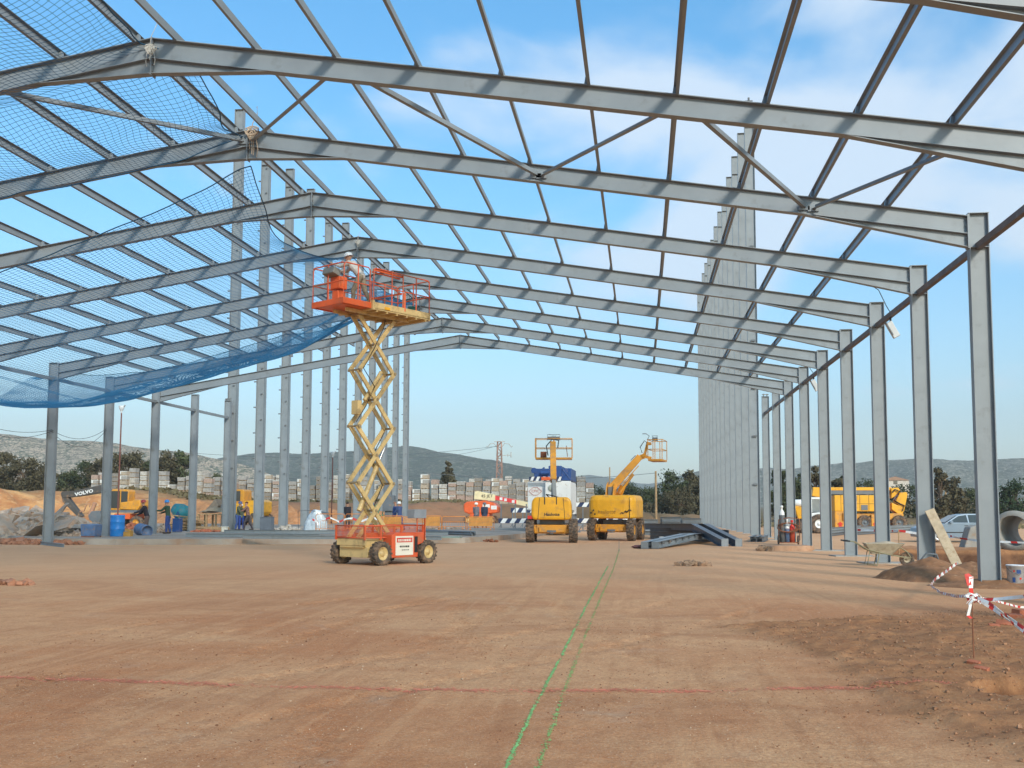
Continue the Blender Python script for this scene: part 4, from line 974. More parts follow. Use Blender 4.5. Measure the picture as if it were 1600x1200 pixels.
b=MB()
for x in (781,788,800): a=P(x,775+(x-774)*.22+2.5,103); b.box(a.x,a.x+.28,-1.135,-1.12,a.z-.16,a.z+.12)
b.build('white_panel',white,t)
b=MB(); b.box(-1.0,1.0,-1.2,1.2,.5,1.15); b.build('chassis',orange_b,t,bevel=.05)
for sx in (-1,1):
    for sy in (-1,1): wheel(t,(sx*1.2,sy*1.0,.48),.48,.34,beige,.5,Vector((0,1,0)),0)
# ================================================================ big yellow machine on the right
Yb=88; t=thing('telescopic_handler','large yellow boom machine stowed flat behind the right columns','crane machine',(at(1345,800,Yb).x,Yb,0)); P=world_part(t); Z=lambda py:P(1345,py,Yb).z
def X(px): return P(px,800,Yb).x
b=MB(); b.prism([(X(1300),Z(774)),(X(1372),Z(774)),(X(1376),Z(779)),(X(1376),Z(799)),(X(1300),Z(799))],-1.2,1.2,'y'); bd=b.build('body',yellow_n,t,bevel=.06)
b=MB()
for px in (1310,1339,1353): b.box(X(px)-.02,X(px)+.02,-1.215,-1.19,Z(798),Z(773))
b.box(X(1312),X(1374),-1.212,-1.19,Z(787.5),Z(786.8)); b.build('seam',mat('seam_brown',(.25,.13,.02),.6),bd)
b=MB()
for k in range(6): b.box(X(1324),X(1335),-1.225,-1.2,Z(783)+.07*k,Z(783)+.07*k+.035)
b.build('louvre',black,bd)
b=MB(); b.box(X(1341),X(1351),-1.24,-1.2,Z(797),Z(789)); b.build('tool_hatch',steel_d,bd)
text('H25TPX',.62,face_y(X(1306),-1.21,Z(781)),rust,bd) if False else None
b=MB(); b.box(X(1300),X(1322),-1.22,.6,Z(826),Z(799)); b.box(X(1312),X(1320),-1.4,-1.22,Z(813),Z(801)); b.box(X(1322),X(1408),-.8,.8,Z(812),Z(802)); b.box(X(1356),X(1370),-1.25,1.0,Z(825),Z(804)); b.build('chassis',yellow,t,bevel=.05)
b=MB()
for px in (1308,1362):
    x=X(px); b.prism([(x-.12,Z(824)),(x+.12,Z(824)),(x+.12,Z(819)),(x+.25,Z(819)),(x,Z(815)),(x-.25,Z(819)),(x-.12,Z(819))],-1.27,-1.225,'y')
b.build('red_arrow',red,t)
b=MB(); b.box(X(1270),X(1392),-.35,.35,Z(766.5),Z(761.5)); b.prism([(X(1268),Z(775)),(X(1280),Z(777)),(X(1283),Z(764)),(X(1270),Z(764))],-.4,.4,'y'); b.build('boom',yellow_n,t,bevel=.03)
b=MB(); b.box(X(1296),X(1388),-.33,.33,Z(772.5),Z(766.5)); b.build('inner_boom',steel_d,t)
b=MB(); b.prism([(X(1391),Z(763)),(X(1402),Z(762)),(X(1405),Z(766)),(X(1396),Z(776)),(X(1391),Z(779))],-.55,.55,'y'); b.prism([(X(1404),Z(770)),(X(1415),Z(769)),(X(1416),Z(773)),(X(1410),Z(798)),(X(1405),Z(806)),(X(1391),Z(796)),(X(1391),Z(785)),(X(1401),Z(790)),(X(1398),Z(782))],-.6,.6,'y'); b.build('boom_elbow',yellow_n,t,bevel=.04)
b=MB(); b.path([(X(1392),-.65,Z(770)),(X(1396),-.7,Z(765)),(X(1403),-.7,Z(768)),(X(1400),-.7,Z(775)),(X(1394),-.7,Z(782)),(X(1403),-.7,Z(787)),(X(1410),-.7,Z(790)),(X(1407),-.7,Z(798))],.06,6); b.build('hose',black,t)
for px in (1347,1400):
    for y in (-1.0,1.0): wheel(t,(X(px),y,.60),.60,.42,steel_d,.45,Vector((0,1,0)),18)
# white tractor in front of it
Yb=74; t=thing('tractor','white cabbed tractor with big ribbed tyre between two right columns','tractor',(at(1278,800,Yb).x,Yb,0)); P=world_part(t); Z=lambda py:P(1278,py,Yb).z
b=MB(); b.prism([(X(1262),Z(812)),(X(1290),Z(812)),(X(1290),Z(801)),(X(1288),Z(799)),(X(1262),Z(802))],-.8,.8,'y'); b.build('body',white,t,bevel=.06)
b=MB(); b.box(X(1264),X(1292),-.82,.82,Z(780.5),Z(777)); 
for px in (1265,1279,1291): b.box(X(px)-.05,X(px)+.05,-.8,-.72,Z(801),Z(780)); b.box(X(px)-.05,X(px)+.05,.72,.8,Z(801),Z(780))
cb=b.build('cab_frame',white,t,bevel=.02)
b=MB(); b.box(X(1265),X(1291),-.76,.76,Z(800),Z(781)); b.build('cab_glass',mat('cab_glass',(.16,.20,.22),.1,spec=.8),cb)
for px,r_ in ((1276,.66),(1254,.5)):
    for y in (-.85,.85): wheel(t,(X(px),y,r_),r_,.42,white,.45,Vector((0,1,0)),18)
Yb=78; t=thing('loader_arm','yellow digger arm with white tank beside the gas bottles','digger',(at(1246,800,Yb).x,Yb,0)); P=world_part(t); Z=lambda py:P(1246,py,Yb).z
b=MB(); b.prism([(X(1240),Z(790)),(X(1252),Z(792)),(X(1256),Z(806)),(X(1248),Z(816)),(X(1244),Z(803))],-.3,.3,'y'); b.box(X(1236),X(1262),-.6,.6,Z(822),Z(812)); b.build('arm',yellow_n,t,bevel=.04)
b=MB(); q=Matrix.Translation((X(1240),0,Z(786)))@Matrix.Rotation(R(90),4,'Y'); b.lathe([(.001,0),(.2,.02),(.26,.12),(.26,.6),(.2,.7),(.001,.72)],14,q); b.build('tank',white,t)
for px in (1240,1258): 
    for y in (-.6,.6): wheel(t,(X(px),y,.42),.42,.3,yellow,.5,Vector((0,1,0)),0)
# ================================================================ excavator on the left
Yb=74; t=thing('excavator','yellow wheeled excavator with dark arm reaching left over the rubble','excavator',(at(196,800,Yb).x,Yb,0)); P=world_part(t); Z=lambda py:P(196,py,Yb).z
b=MB(); b.prism([(X(180),Z(797)),(X(180),Z(768)),(X(184),Z(765)),(X(207),Z(765)),(X(209),Z(768)),(X(209),Z(797))],-.9,.2,'y'); cb=b.build('cab',yellow,t,bevel=.05)
b=MB(); b.box(X(182),X(196),-.93,-.88,Z(794),Z(767.5)); b.box(X(198),X(208),-.93,-.88,Z(786),Z(768)); b.build('window',glass,cb)
b=MB(); b.prism([(X(200),Z(796)),(X(200),Z(785)),(X(218),Z(783)),(X(221),Z(780)),(X(230),Z(781)),(X(231),Z(790)),(X(226),Z(797))],-1.2,1.2,'y'); b.build('engine_hood',yellow,t,bevel=.06)
b=MB(); b.box(X(184),X(226),-1.25,1.25,Z(801),Z(797)); b.build('deck',steel_d,t)
b=MB(); b.box(X(192),X(216),-1.3,1.0,Z(811),Z(802.5)); b.build('undercarriage',orange_b,t,bevel=.04)
for px in (183,224):
    for y in (-1.0,1.0): wheel(t,(X(px),y,.52),.52,.4,yellow,.5,Vector((0,1,0)),0)
vd=mat('arm_grey',(.075,.07,.065),.55,0,.1,2,DUST,.3)
b=MB(); b.prism([(X(183),Z(795)),(X(186),Z(786)),(X(166),Z(757)),(X(158),Z(758)),(X(118),Z(767)),(X(98),Z(768.5)),(X(97),Z(773)),(X(102),Z(778)),(X(122),Z(776)),(X(160),Z(770)),(X(166),Z(772))],-.28,.28,'y'); bo=b.build('boom',vd,t,bevel=.03)
a=P(134.5,770,Yb); m_=Matrix.Translation((a.x,-.285,a.z))@Matrix.Rotation(R(-12),4,'Y')@Matrix.Rotation(R(90),4,'X'); text('VOLVO',.36,m_,white,bo,sx=1.25,offset=.012)
b=MB(); b.prism([(X(96),Z(771)),(X(106),Z(770)),(X(108),Z(778)),(X(131),Z(807)),(X(125),Z(809)),(X(100),Z(785))],-.22,.22,'y'); b.build('stick',vd,t,bevel=.03)
b=MB(); b.tube((X(141),0,Z(805)),(X(148),0,Z(786)),.16,10); b.path([(X(126),-.1,Z(800)),(X(132),-.1,Z(799)),(X(136),-.1,Z(788)),(X(141),-.1,Z(787)),(X(141),-.1,Z(793))],.05,6); b.build('hydraulic_ram',mat('dusty_pink_steel',(.45,.24,.15),.7),t)
b=MB(); b.prism([(X(145),Z(812)),(X(143),Z(806)),(X(148),Z(799)),(X(160),Z(798)),(X(163),Z(806)),(X(161),Z(818)),(X(150),Z(816))],-.5,.5,'y'); b.build('bucket',steel_d,t,bevel=.04)
# ================================================================ wheel loader
Yb=80; t=thing('wheel_loader','yellow wheel loader working behind the group of men left of centre','loader',(at(388,800,Yb).x,Yb,0)); P=world_part(t); Z=lambda py:P(388,py,Yb).z
b=MB(); b.prism([(X(363),Z(790)),(X(363),Z(767)),(X(366),Z(765)),(X(385),Z(765)),(X(387),Z(768)),(X(387),Z(790))],-.8,.8,'y'); cb=b.build('cab',yellow,t,bevel=.05)
b=MB(); b.box(X(364.5),X(371),-.83,-.78,Z(783),Z(767.5)); b.box(X(372.5),X(381),-.83,-.78,Z(783),Z(767.5)); b.build('window',glass,cb)
b=MB(); b.box(X(363),X(390),-1.0,1.0,Z(805),Z(787)); b.prism([(X(388),Z(806)),(X(388),Z(783)),(X(412),Z(781)),(X(418),Z(784)),(X(418),Z(800)),(X(414),Z(806))],-1.0,1.0,'y'); b.build('body',yellow_n,t,bevel=.06)
for px in (368,408):
    for y in (-.95,.95): wheel(t,(X(px),y,.66),.66,.45,yellow,.45,Vector((0,1,0)),14)
b=MB(); b.beam((X(368),-.5,Z(800)),(X(342),-.5,Z(788)),.18,.3); b.beam((X(368),.5,Z(800)),(X(342),.5,Z(788)),.18,.3); b.build('arm',steel_d,t)
b=MB(); b.prism([(X(344),Z(780)),(X(341),Z(785)),(X(326),Z(802)),(X(345),Z(799)),(X(350),Z(790))],-1.2,1.2,'y'); b.build('bucket',mat('worn_bucket',(.20,.16,.12),.7),t,bevel=.03)
# ================================================================ car
def car():
    t=thing('car','silver blue saloon car parked sideways behind the nearest right columns','car',(25.35,55.0,0),R(2))
    paint=mat('silver_blue_paint',(.19,.25,.32),.30,.25,.03,2,DUST,.15,spec=.6)
    low=[(-2.20,.30),(-2.24,.55),(-2.16,.74),(-1.45,.90),(-.95,.96),(1.45,1.00),(1.95,.98),(2.20,.92),(2.26,.62),(2.22,.30),(1.78,.28)]
    for cx_ in (1.38,-1.32):
        pass
    def arch(cx_): return [(cx_+.36*math.cos(a),.30+.36*math.sin(a)) for a in [PI*k/8 for k in range(9)]]
    prof=[(-2.20,.26),(-2.26,.50),(-2.20,.70),(-1.95,.80),(-1.40,.90),(-.95,.96),(1.50,1.00),(1.98,.98),(2.20,.90),(2.27,.60),(2.22,.28)]
    prof+= [(1.74,.26)]+[(1.38+.36*math.cos(a),.28+.38*math.sin(a)) for a in [PI*k/8 for k in range(9)]]+[(.96,.22),(-.90,.22)]+[(-1.32+.36*math.cos(a),.28+.38*math.sin(a)) for a in [PI*k/8 for k in range(9)]]+[(-1.74,.26)]
    b=MB(); 
    # two shells for gentle tumblehome
    n=len(prof); vs=[]
    for y,k in ((-.86,.985),(-.80,1.0),(.80,1.0),(.86,.985)): vs+= [(x*k,y,z if z<.6 else .6+(z-.6)*(k if abs(y)>.83 else 1.0)) for x,z in prof]
    b.add(vs,[(j*n+i,j*n+(i+1)%n,(j+1)*n+(i+1)%n,(j+1)*n+i) for j in range(3) for i in range(n)]+[tuple(range(n)),tuple(range(3*n,4*n))])
    bd=b.build('body',paint,t)
    roof=[(-.98,.95),(-.30,1.36),(.05,1.43),(.62,1.44),(1.10,1.36),(1.62,1.0)]
    b=MB(); n=len(roof); vs=[(x,-.80+(z-.95)*.42,z) for x,z in roof]+[(x,.80-(z-.95)*.42,z) for x,z in roof]
    b.add(vs,[(i,i+1,n+i+1,n+i) for i in range(n-1)]+[tuple(range(n)),tuple(range(2*n-1,n-1,-1))]); rf=b.build('roof',paint,t)
    def wq(pts,off=.012):
        b=MB(); 
        for s in (-1,1):
            a=[(x,s*(.80-(z-.95)*.42+off),z) for x,z in pts]; c=[(x,s*(.80-(z-.95)*.42-.01),z) for x,z in pts]; k=len(pts); b.add(a+c,[tuple(range(k)),tuple(range(2*k-1,k-1,-1))]+[(i,(i+1)%k,k+(i+1)%k,k+i) for i in range(k)])
        return b
    wq([(-.80,1.0),(-.27,1.32),(.12,1.38),(.16,1.0)]).build('window',glass,rf); wq([(.22,1.0),(.20,1.38),(.62,1.39),(1.02,1.30),(1.08,1.22),(1.0,1.0)]).build('window',glass,rf)
    b=MB(); b.add([(-.94,-.72,.99),(-.94,.72,.99),(-.32,.60,1.355),(-.32,-.60,1.355)],[(0,1,2,3)]); b.v=[(x-.02,y,z+.012) for x,y,z in b.v]; b.build('windscreen',glass,rf,fix=False)
    for x in (-1.32,1.38):
        for y in (-.74,.74): wheel(t,(x,y,.31),.31,.20,mat('alloy',(.45,.46,.47),.35,.5),.62,Vector((0,1,0)),0)
    b=MB()
    for s in (-1,1):
        b.box(-1.9,2.0,min(s*.862,s*.872),max(s*.862,s*.872),.48,.53)
        for x in (-.05,.95): b.box(x,x+.18,min(s*.86,s*.885),max(s*.86,s*.885),.83,.86)
    b.build('trim',black,bd)
    b=MB()
    for s in (-1,1): b.prism([(-2.23,.62),(-2.14,.72),(-1.90,.78),(-1.95,.62)],*sorted((s*.58,s*.868)),'y')
    b.build('headlight',mat('lamp_glass',(.6,.62,.65),.1),bd)
    b=MB(); b.prism([(-.78,.98),(-.62,.98),(-.64,1.10),(-.76,1.08)],-1.0,-.84,'y'); b.build('mirror',paint,bd,bevel=.01)
car()
# ================================================================ pallet stacks on the plateau
wraps=[mat('wrapped_stone_%s'%n,c,.7,0,.25,4,(.30,.24,.20),.35,bump=.3) for n,c in (('grey',(.36,.33,.30)),('pale',(.50,.46,.41)),('pinkish',(.42,.29,.23)),('buff',(.45,.36,.27)),('dark',(.25,.22,.19)))]
film=mat('plastic_film_cap',(.66,.64,.60),.3,0,.15,5)
protos=[]
rnd=random.Random(12)
def make_stack(nl,mi,seed):
    r=random.Random(seed); t=thing('pallet_stack','stack of wrapped stone pallets on the rise behind the site','pallet stack',(0,0,0),0,'stacked stone pallets'); z=0
    for k in range(nl):
        b=MB(); h=r.uniform(.60,.74); dx,dy=r.uniform(-.04,.04),r.uniform(-.05,.05); w_=r.uniform(1.0,1.12)
        rows=4
        for i in range(rows):
            zz=z+.10+(h-.10)*i/rows; e=r.uniform(-.02,.02); b.obox((dx+e,dy,zz+(h-.10)/rows/2-.005),(w_,1.05,(h-.10)/rows-.012))
        b.build('stone_bundle',wraps[mi if r.random()<.6 else r.randrange(5)],t)
        b=MB()
        for x in (-.45,0,.45): b.box(dx+x-.05,dx+x+.05,-.5,.5,z,z+.06)
        b.box(dx-.52,dx+.52,-.52,.52,z+.06,z+.095); b.build('pallet',wood,t)
        if r.random()<.38:
            b=MB(); b.box(dx-w_/2-.01,dx+w_/2+.01,-.54,.54,z+h-.10,z+h+.006); 
            if r.random()<.5: b.box(dx-w_/2-.012,dx-w_/2+.25,-.545,-.53,z+.15,z+h)
            b.build('film_cap',film,t)
        z+=h+.012
    return t
for i in range(13): protos.append([make_stack((5,6,5,6,4,5,6,5,3,6,5,4,5)[i],i%5,i+30),False])
bpy.context.view_layer.update()
left_lab='pinkish grey stack of stone pallets on the rise, left of the tall columns'
def place_stack(px,Y,kind,rot=0,lab=None):
    p=at(px,780,Y); z=ground_h(p.x,Y); pr=protos[kind%13]
    if not pr[1]: o=pr[0]; pr[1]=True
    else: o=copy_tree(pr[0])
    o.scale=(rnd.uniform(.86,1.08),1,rnd.uniform(.88,1.05)); o.location=(p.x,Y,z-.03); o.rotation_euler=(0,0,rot); o['label']=lab
px=150; k=0
while px<935:
    gap=0
    Y=134 if px<330 else 141 if px<620 else 139
    Y+=rnd.uniform(-.5,.5)
    lab=('stack of wrapped stone pallets on the rise between the left columns' if px<380 else 'stack of wrapped stone pallets seen between the tall left columns' if px<630 else 'stack of wrapped stone pallets on the rise between the scissor lift and the pylon' if px<780 else 'stack of wrapped stone pallets on the rise close by the white truck')
    place_stack(px,Y,rnd.randrange(13),rnd.uniform(-.05,.05),lab)
    px+= 1.16*F_PX/Y*rnd.choice((1,1,1,1.04,1.2)); k+=1
px=160
while px<930:
    Y=146 if px<330 else 151
    lab=('taller rear stack of stone pallets peeping over the front row, left part' if px<420 else 'taller rear stack of stone pallets peeping over the front row, centre part')
    if rnd.random()<.62: place_stack(px,Y,rnd.choice((1,3,6)),0,lab)
    px+=1.25*F_PX/Y*rnd.choice((1,1.1))
for pr,used in protos:
    if not used:
        for ch in list(pr.children_recursive): bpy.data.objects.remove(ch)
        bpy.data.objects.remove(pr)
# ================================================================ poles, pylon, wires
def local(px,py,Y,o): return at(px,py,Y)-Vector(o)
def pole(px,pyt,Y,r,m,lab,name='wooden_pole',cat='pole'):
    p=at(px,790,Y); z0=ground_h(p.x,Y); top=at(px,pyt,Y).z; b=MB(); b.tube((0,0,-.2),(0,0,top-z0),r,9,r*.7); b.box(-.5,.5,-.05,.05,top-z0-.25,top-z0-.15) if cat=='utility pole' else 0
    o=b.build(name,m,loc=(p.x,Y,z0)); tag(o,lab,cat); return o
pole(1025,736,128,.17,wood,'pale wooden pole in front of the dark trees, centre right','wooden_pole')
pole(953,730,150,.12,wood,'thin wooden pole behind the boom of the right yellow lift','wooden_pole')
pole(1478,741,128,.13,wood,'thin brown pole to the left of the nearest right column')
def lamp_post(px,pyt,pyb,Y,lab,h):
    p=at(px,800,Y); z0=SZ if Y<98 else ground_h(p.x,Y); t=thing('lamp_post',lab,'lamp post',(p.x,Y,z0),0,'temporary lamp posts'); top=at(px,pyt,Y).z-z0
    b=MB(); b.tube((.0,0,-.2),(.03,0,top-.45),.055,9,.045); b.build('pole',mat('red_brown_pole',(.16,.055,.04),.6,0,.2),t)
    b=MB(); b.tube((.03,0,top-.5),(.03,0,top-.35),.06,8); b.lathe([(.07,top-.38),(.14,top-.25),(.22,top-.02),(.20,top),(.001,top)],12,Matrix.Translation((.03,0,0))); b.beam((.1,0,top-.2),(.3,-.05,top+.05),.12,.05); b.build('lamp_head',mat('lamp_grey',(.55,.57,.58),.4),t)
lamp_post(184,634,812,66,'tall red brown post with floodlight head beside the second left column',8)
lamp_post(518,706,800,90,'thin red post with white lamp head between the tall left columns',5)
# lattice pylon
Y=165; p=at(780,790,Y); z0=ground_h(p.x,Y); t=thing('power_pylon','red and white lattice power pylon rising behind the pallet stacks','pylon',(p.x,Y,z0)); H=at(780,690,Y).z-z0; b=MB()
wv=lambda z: .55-.25*z/H
zz=[H*i/11 for i in range(12)]
for s in (-1,1):
    for q in (-1,1): b.beam((s*wv(0),q*wv(0),0),(s*wv(H),q*wv(H),H),.12,.12)
for i in range(11):
    a,c=zz[i],zz[i+1]
    for q in (-1,1):
        f=1 if i%2 else -1
        b.beam((f*wv(a),q*wv(a),a),(-f*wv(c),q*wv(c),c),.08,.08); b.beam((q*wv(a),f*wv(a),a),(q*wv(c),-f*wv(c),c),.08,.08); b.beam((-wv(c),q*wv(c),c),(wv(c),q*wv(c),c),.07,.07)
b.build('lattice',mat('red_white_lattice',(.33,.20,.16),.7,0,.5,.9),t)
b=MB(); 
for s in (-1,1): b.path([(s*.4,0,H-.9),(s*.9,0,H-.3),(s*1.5,0,H-.35),(s*2.0,0,H-.9),(s*2.2,0,H-.7)],.06,6)
b.beam((-.9,0,H),(.9,0,H),.1,.12); b.beam((0,0,H-2.3),(2.0,0,H-2.2),.1,.1); b.tube((1.9,0,H-2.6),(1.9,0,H-1.7),.07,6); b.tube((1.4,0,H-2.5),(1.4,0,H-2.0),.06,6); b.build('crossarm',mat('pale_metal',(.45,.42,.38),.6),t)
def wire(pts,r,m,lab,cat='cable'):
    b=MB(); b.path(pts,r,5); o=b.build('cable',m); tag(o,lab,cat); return o
def sag(a,c,s,n=16): a=Vector(a); c=Vector(c); return [a+(c-a)*(i/n)-Vector((0,0,s*4*(i/n)*(1-i/n))) for i in range(n+1)]
L1=Vector((-16.55,FY(6),0)); L2=Vector((-16.55,FY(7),0))
wire(sag(at(-60,648,40),at(80,672,42),.35)+sag(at(80,671,41.9),at(166,670,46.7),.45),.010,black,'black cable sagging between the two leftmost columns, upper strand')
wire(sag(at(-60,655,40),at(80,674,42),.5)+sag(at(80,673,41.9),at(166,672,46.7),.75),.010,black,'black cable sagging between the two leftmost columns, lower strand')
wire(sag(at(300,708,160),at(780,697,165),1.2),.03,steel_d,'thin power line running left from the pylon across the hills')
wire(sag(at(660,738,128),at(1025,739,128),.8),.03,steel_d,'thin power line reaching the pale wooden pole from the left')
wire(sag(at(600,712,165),at(778,696,165),1.0),.025,steel_d,'thin power line meeting the top of the pylon')
wire(sag(at(240,741,150),at(700,742,150),.6),.03,steel_d,'thin low line behind the tall left columns')
# ================================================================ things on the left slab
def drum(px,py,lab,m,r,h,Y=None,tilt=0,name='drum',z=SZ,stand=False,rz=0):
    p=G(px,py,z); t=thing(name,lab,'drum',(p.x,p.y,z)); b=MB(); b.lathe([(.001,0),(r*.96,0),(r,.03),(r,h*.32),(r*1.03,h*.34),(r,h*.36),(r,h*.66),(r*1.03,h*.68),(r,h*.70),(r,h-.05),(r*1.02,h),(r*.93,h),(r*.93,h-.03),(r*.9,h-.2),(.001,h-.2)],22)
    o=b.build('shell',m,t); t.rotation_euler=(tilt,0,rz); return t
drum(183,838,'bright blue plastic drum standing right of the second left column',blue_d,.33,1.02)
t=drum(217,836,'faded blue drum lying on its side in front of the man in black',blue_o,.30,.92,tilt=R(90)); t.location.z+=.30; t.rotation_euler=(R(96),0,R(52))
p=G(142,848); t=thing('tub_barrow','small blue mortar tub on a low frame left of the second left column','tub',(p.x,p.y,0)); b=MB(); b.prism([(-.33,.30),(.33,.30),(.38,.86),(-.38,.86)],-.33,.33,'y'); b.build('tub',blue_o,t,bevel=.04)
b=MB()
for x in (-.3,.3):
    for y in (-.3,.3): b.tube((x,y,0),(x,y,.32),.03,6)
b.beam((-.3,-.3,.28),(.3,-.3,.28),.05,.05); b.build('frame',rust,t)
b=MB(); p=G(200,838,SZ); b.box(-.18,.18,-.15,.15,0,.22); b.obox((.05,0,.28),(.3,.2,.08),Matrix.Rotation(.3,3,'Y')); tag(b.build('ochre_crate',mat('ochre_box',(.45,.24,.05),.7),loc=(p.x,p.y,SZ)),'small ochre box between the bright blue drum and the faded one','box')
# cement mixer
p=G(283,828,SZ); t=thing('cement_mixer','teal cement mixer drum left of the lone left column','cement mixer',(p.x,p.y,SZ)); b=MB(); q=Matrix.Translation((0,0,1.1))@Matrix.Rotation(R(-62),4,'Y'); b.lathe([(.001,-.55),(.35,-.5),(.52,-.15),(.52,.15),(.30,.6),(.27,.6),(.47,.1),(.001,-.4)],20,q); b.build('mixing_drum',mat('teal_paint',(.02,.20,.24),.5,0,.1,3,DUST,.4),t)
b=MB(); 
for s in (-1,1): b.beam((-.5,s*.45,0),(0,s*.5,1.15),.06,.06); b.beam((.5,s*.45,0),(0,s*.5,1.15),.06,.06)
b.beam((0,-.55,1.1),(0,.55,1.1),.06,.06); b.build('frame',blue_m,t)
wheel(t,(-.5,-.5,.2),.2,.1,steel_d,.5,Vector((0,1,0)),0); wheel(t,(-.5,.5,.2),.2,.1,steel_d,.5,Vector((0,1,0)),0)
# timber pile
def timber(px,py,lab,n,L_,seed,m=wood,z=SZ,h=.9,w_=1.6,rz=0,name='timber_pile',cat='timber pile'):
    r=random.Random(seed); p=G(px,py,z); b=MB()
    for k in range(n):
        y=r.uniform(-w_/2,w_/2); zz=.04+h*(k/n)*(1-abs(y)/w_); b.obox((r.uniform(-.2,.2),y,zz),(L_*r.uniform(.6,1),r.uniform(.08,.2),r.uniform(.03,.08)),Matrix.Rotation(r.gauss(0,.12),3,'Z')@Matrix.Rotation(r.gauss(0,.08),3,'Y'))
    o=b.build(name,m,loc=(p.x,p.y,z)); o.rotation_euler=(0,0,rz); return tag(o,lab,cat)
timber(292,829,'untidy pile of planks under the teal cement mixer',34,1.7,5,h=1.0)
timber(330,830,'low pile of boards and formwork in front of the brown heap',20,2.2,6,h=.25)
# formwork trestles with canvas
p=G(335,826,SZ); t=thing('formwork','timber formwork frame covered with a brown sheet, left of the men','formwork',(p.x,p.y,SZ)); b=MB()
for x in (-.9,-.35,.3,.9): 
    for y in (-.5,.5): b.box(x-.06,x+.06,y-.05,y+.05,0,.95)
b.box(-1.05,1.05,-.55,.55,.02,.08); b.box(-1.0,1.0,-.6,.6,.93,1.0); b.build('posts',wood,t)
b=MB(); nx_=14
vs=[(x,y,1.05+.42*math.exp(-(x*x)/.6)*(1-abs(y))+.05*mn.noise((x*4,y*4,0))) for y in [(-.7+1.4*j/8) for j in range(9)] for x in [(-1.15+2.3*i/nx_) for i in range(nx_+1)]]
b.add(vs,[(j*(nx_+1)+i,j*(nx_+1)+i+1,(j+1)*(nx_+1)+i+1,(j+1)*(nx_+1)+i) for j in range(8) for i in range(nx_)],0,True); b.build('sheet',mat('brown_canvas',(.34,.25,.16),.9,0,.15,3,bump=.3),t,fix=False)
# blue crate trolley by worker, grey bin, paint pots
def crate(px,py,sz,lab,m,name,cat,z=SZ,holes=False):
    p=G(px,py,z); t=thing(name,lab,cat,(p.x,p.y,z)); b=MB(); w_,d,h=sz; b.box(-w_/2,w_/2,-d/2,d/2,.04,h); b.build('body',m,t,bevel=.02)
    b=MB(); b.box(-w_/2-.02,w_/2+.02,-d/2-.02,d/2+.02,h,h+.04); b.build('lid',m,t,bevel=.01); return t
crate(277,832,(.42,.4,.75),'blue plastic crate beside the worker in the blue helmet',blue_m,'crate','crate')
crate(417,829,(.70,.6,.80),'dark grey bin standing between two tall left columns',mat('grey_bin',(.14,.16,.19),.5),'bin','bin')
crate(351,832,(.28,.28,.30),'cream bucket at the foot of the last short left column',cream,'paint_pot','bucket')
# dirt heap behind
def sm(a,b,x):
    t=(x-a)/(b-a); t=max(0,min(1,t)); return t*t*(3-2*t)
def heap(loc,rx,ry,h,lab,m,seed,name='dirt_heap',cat='dirt heap',nn=40,lump=.10,peaks=((0,0,1),)):
    b=MB(); vs=[]
    for j in range(nn+1):
        for i in range(nn+1):
            u,v=-1+2*i/nn,-1+2*j/nn; d=math.hypot(u,v); e=d*(1+.18*mn.noise((u*2,v*2,seed)))
            z=0
            for pu,pv,ph in peaks: z=max(z,ph*max(0,1-math.hypot(u-pu,v-pv)*1.0/(1-.35*math.hypot(pu,pv)))**1.05)
            z=max(0,z-.03)*h*sm(1.0,.80,e)+lump*h*mn.noise((u*5,v*5,seed))*min(1,z*3)+lump*.5*h*mn.noise((u*14,v*14,seed))*min(1,z*4)
            vs.append((u*rx,v*ry,max(z,-.02)-(.03 if z<=0.01 else 0)))
    b.add(vs,[(j*(nn+1)+i,j*(nn+1)+i+1,(j+1)*(nn+1)+i+1,(j+1)*(nn+1)+i) for j in range(nn) for i in range(nn)],0,True)
    o=b.build(name,m,loc=loc,fix=False); return tag(o,lab,cat)
earth=mat('brown_earth',(.26,.125,.06),.95,0,.25,5,(.45,.28,.16),.22,bump=.9,bscale=40)
earth2=mat('orange_earth',(.46,.21,.09),.95,0,.25,3,(.55,.36,.20),.3,bump=.8,bscale=14)
heap((at(440,800,88).x,88,0),5.5,4,2.2,'orange brown dirt heap behind the grey bin',earth2,3)
heap((at(310,800,92).x,92,0),7,5,2.6,'orange dirt heap behind the formwork',earth2,8)
heap((at(505,800,95).x,95,0),7,4,2.0,'long orange dirt heap behind the wrapped machine',earth2,9)
heap((at(590,800,100).x,100,0),8,4,1.5,'low dirt heap behind the two men in blue overalls',earth2,10)
# wrapped machine in plastic
p=G(492,829,SZ); t=thing('wrapped_machine','machine wrapped in clear plastic sheeting among the tall left columns','wrapped machine',(p.x,p.y,SZ)); b=MB()
import bmesh
nn=20; vs=[]
for j in range(13):
    v=j/12
    for i in range(nn):
        a=2*PI*i/nn; r=(.72-.42*v**1.6)*(1+.16*math.sin(a*5+v*4)+.10*mn.noise((math.cos(a)*3,math.sin(a)*3,v*4))); vs.append((r*math.cos(a)+.12*v,r*.7*math.sin(a),v*1.25+.05*math.sin(a*3)*v))
b.add(vs,[(j*nn+i,j*nn+(i+1)%nn,(j+1)*nn+(i+1)%nn,(j+1)*nn+i) for j in range(12) for i in range(nn)]+[tuple(range(12*nn,13*nn))],0,True)
b.build('plastic_sheet',mat('clear_plastic',(.62,.66,.68),.22,0,.2,6,(.35,.38,.40),.3,spec=.8),t)
b=MB(); b.beam((.3,0,1.15),(.85,0,1.05),.25,.12); b.tube((.8,0,1.05),(.9,0,.75),.05,6); b.build('motor',steel_d,t)
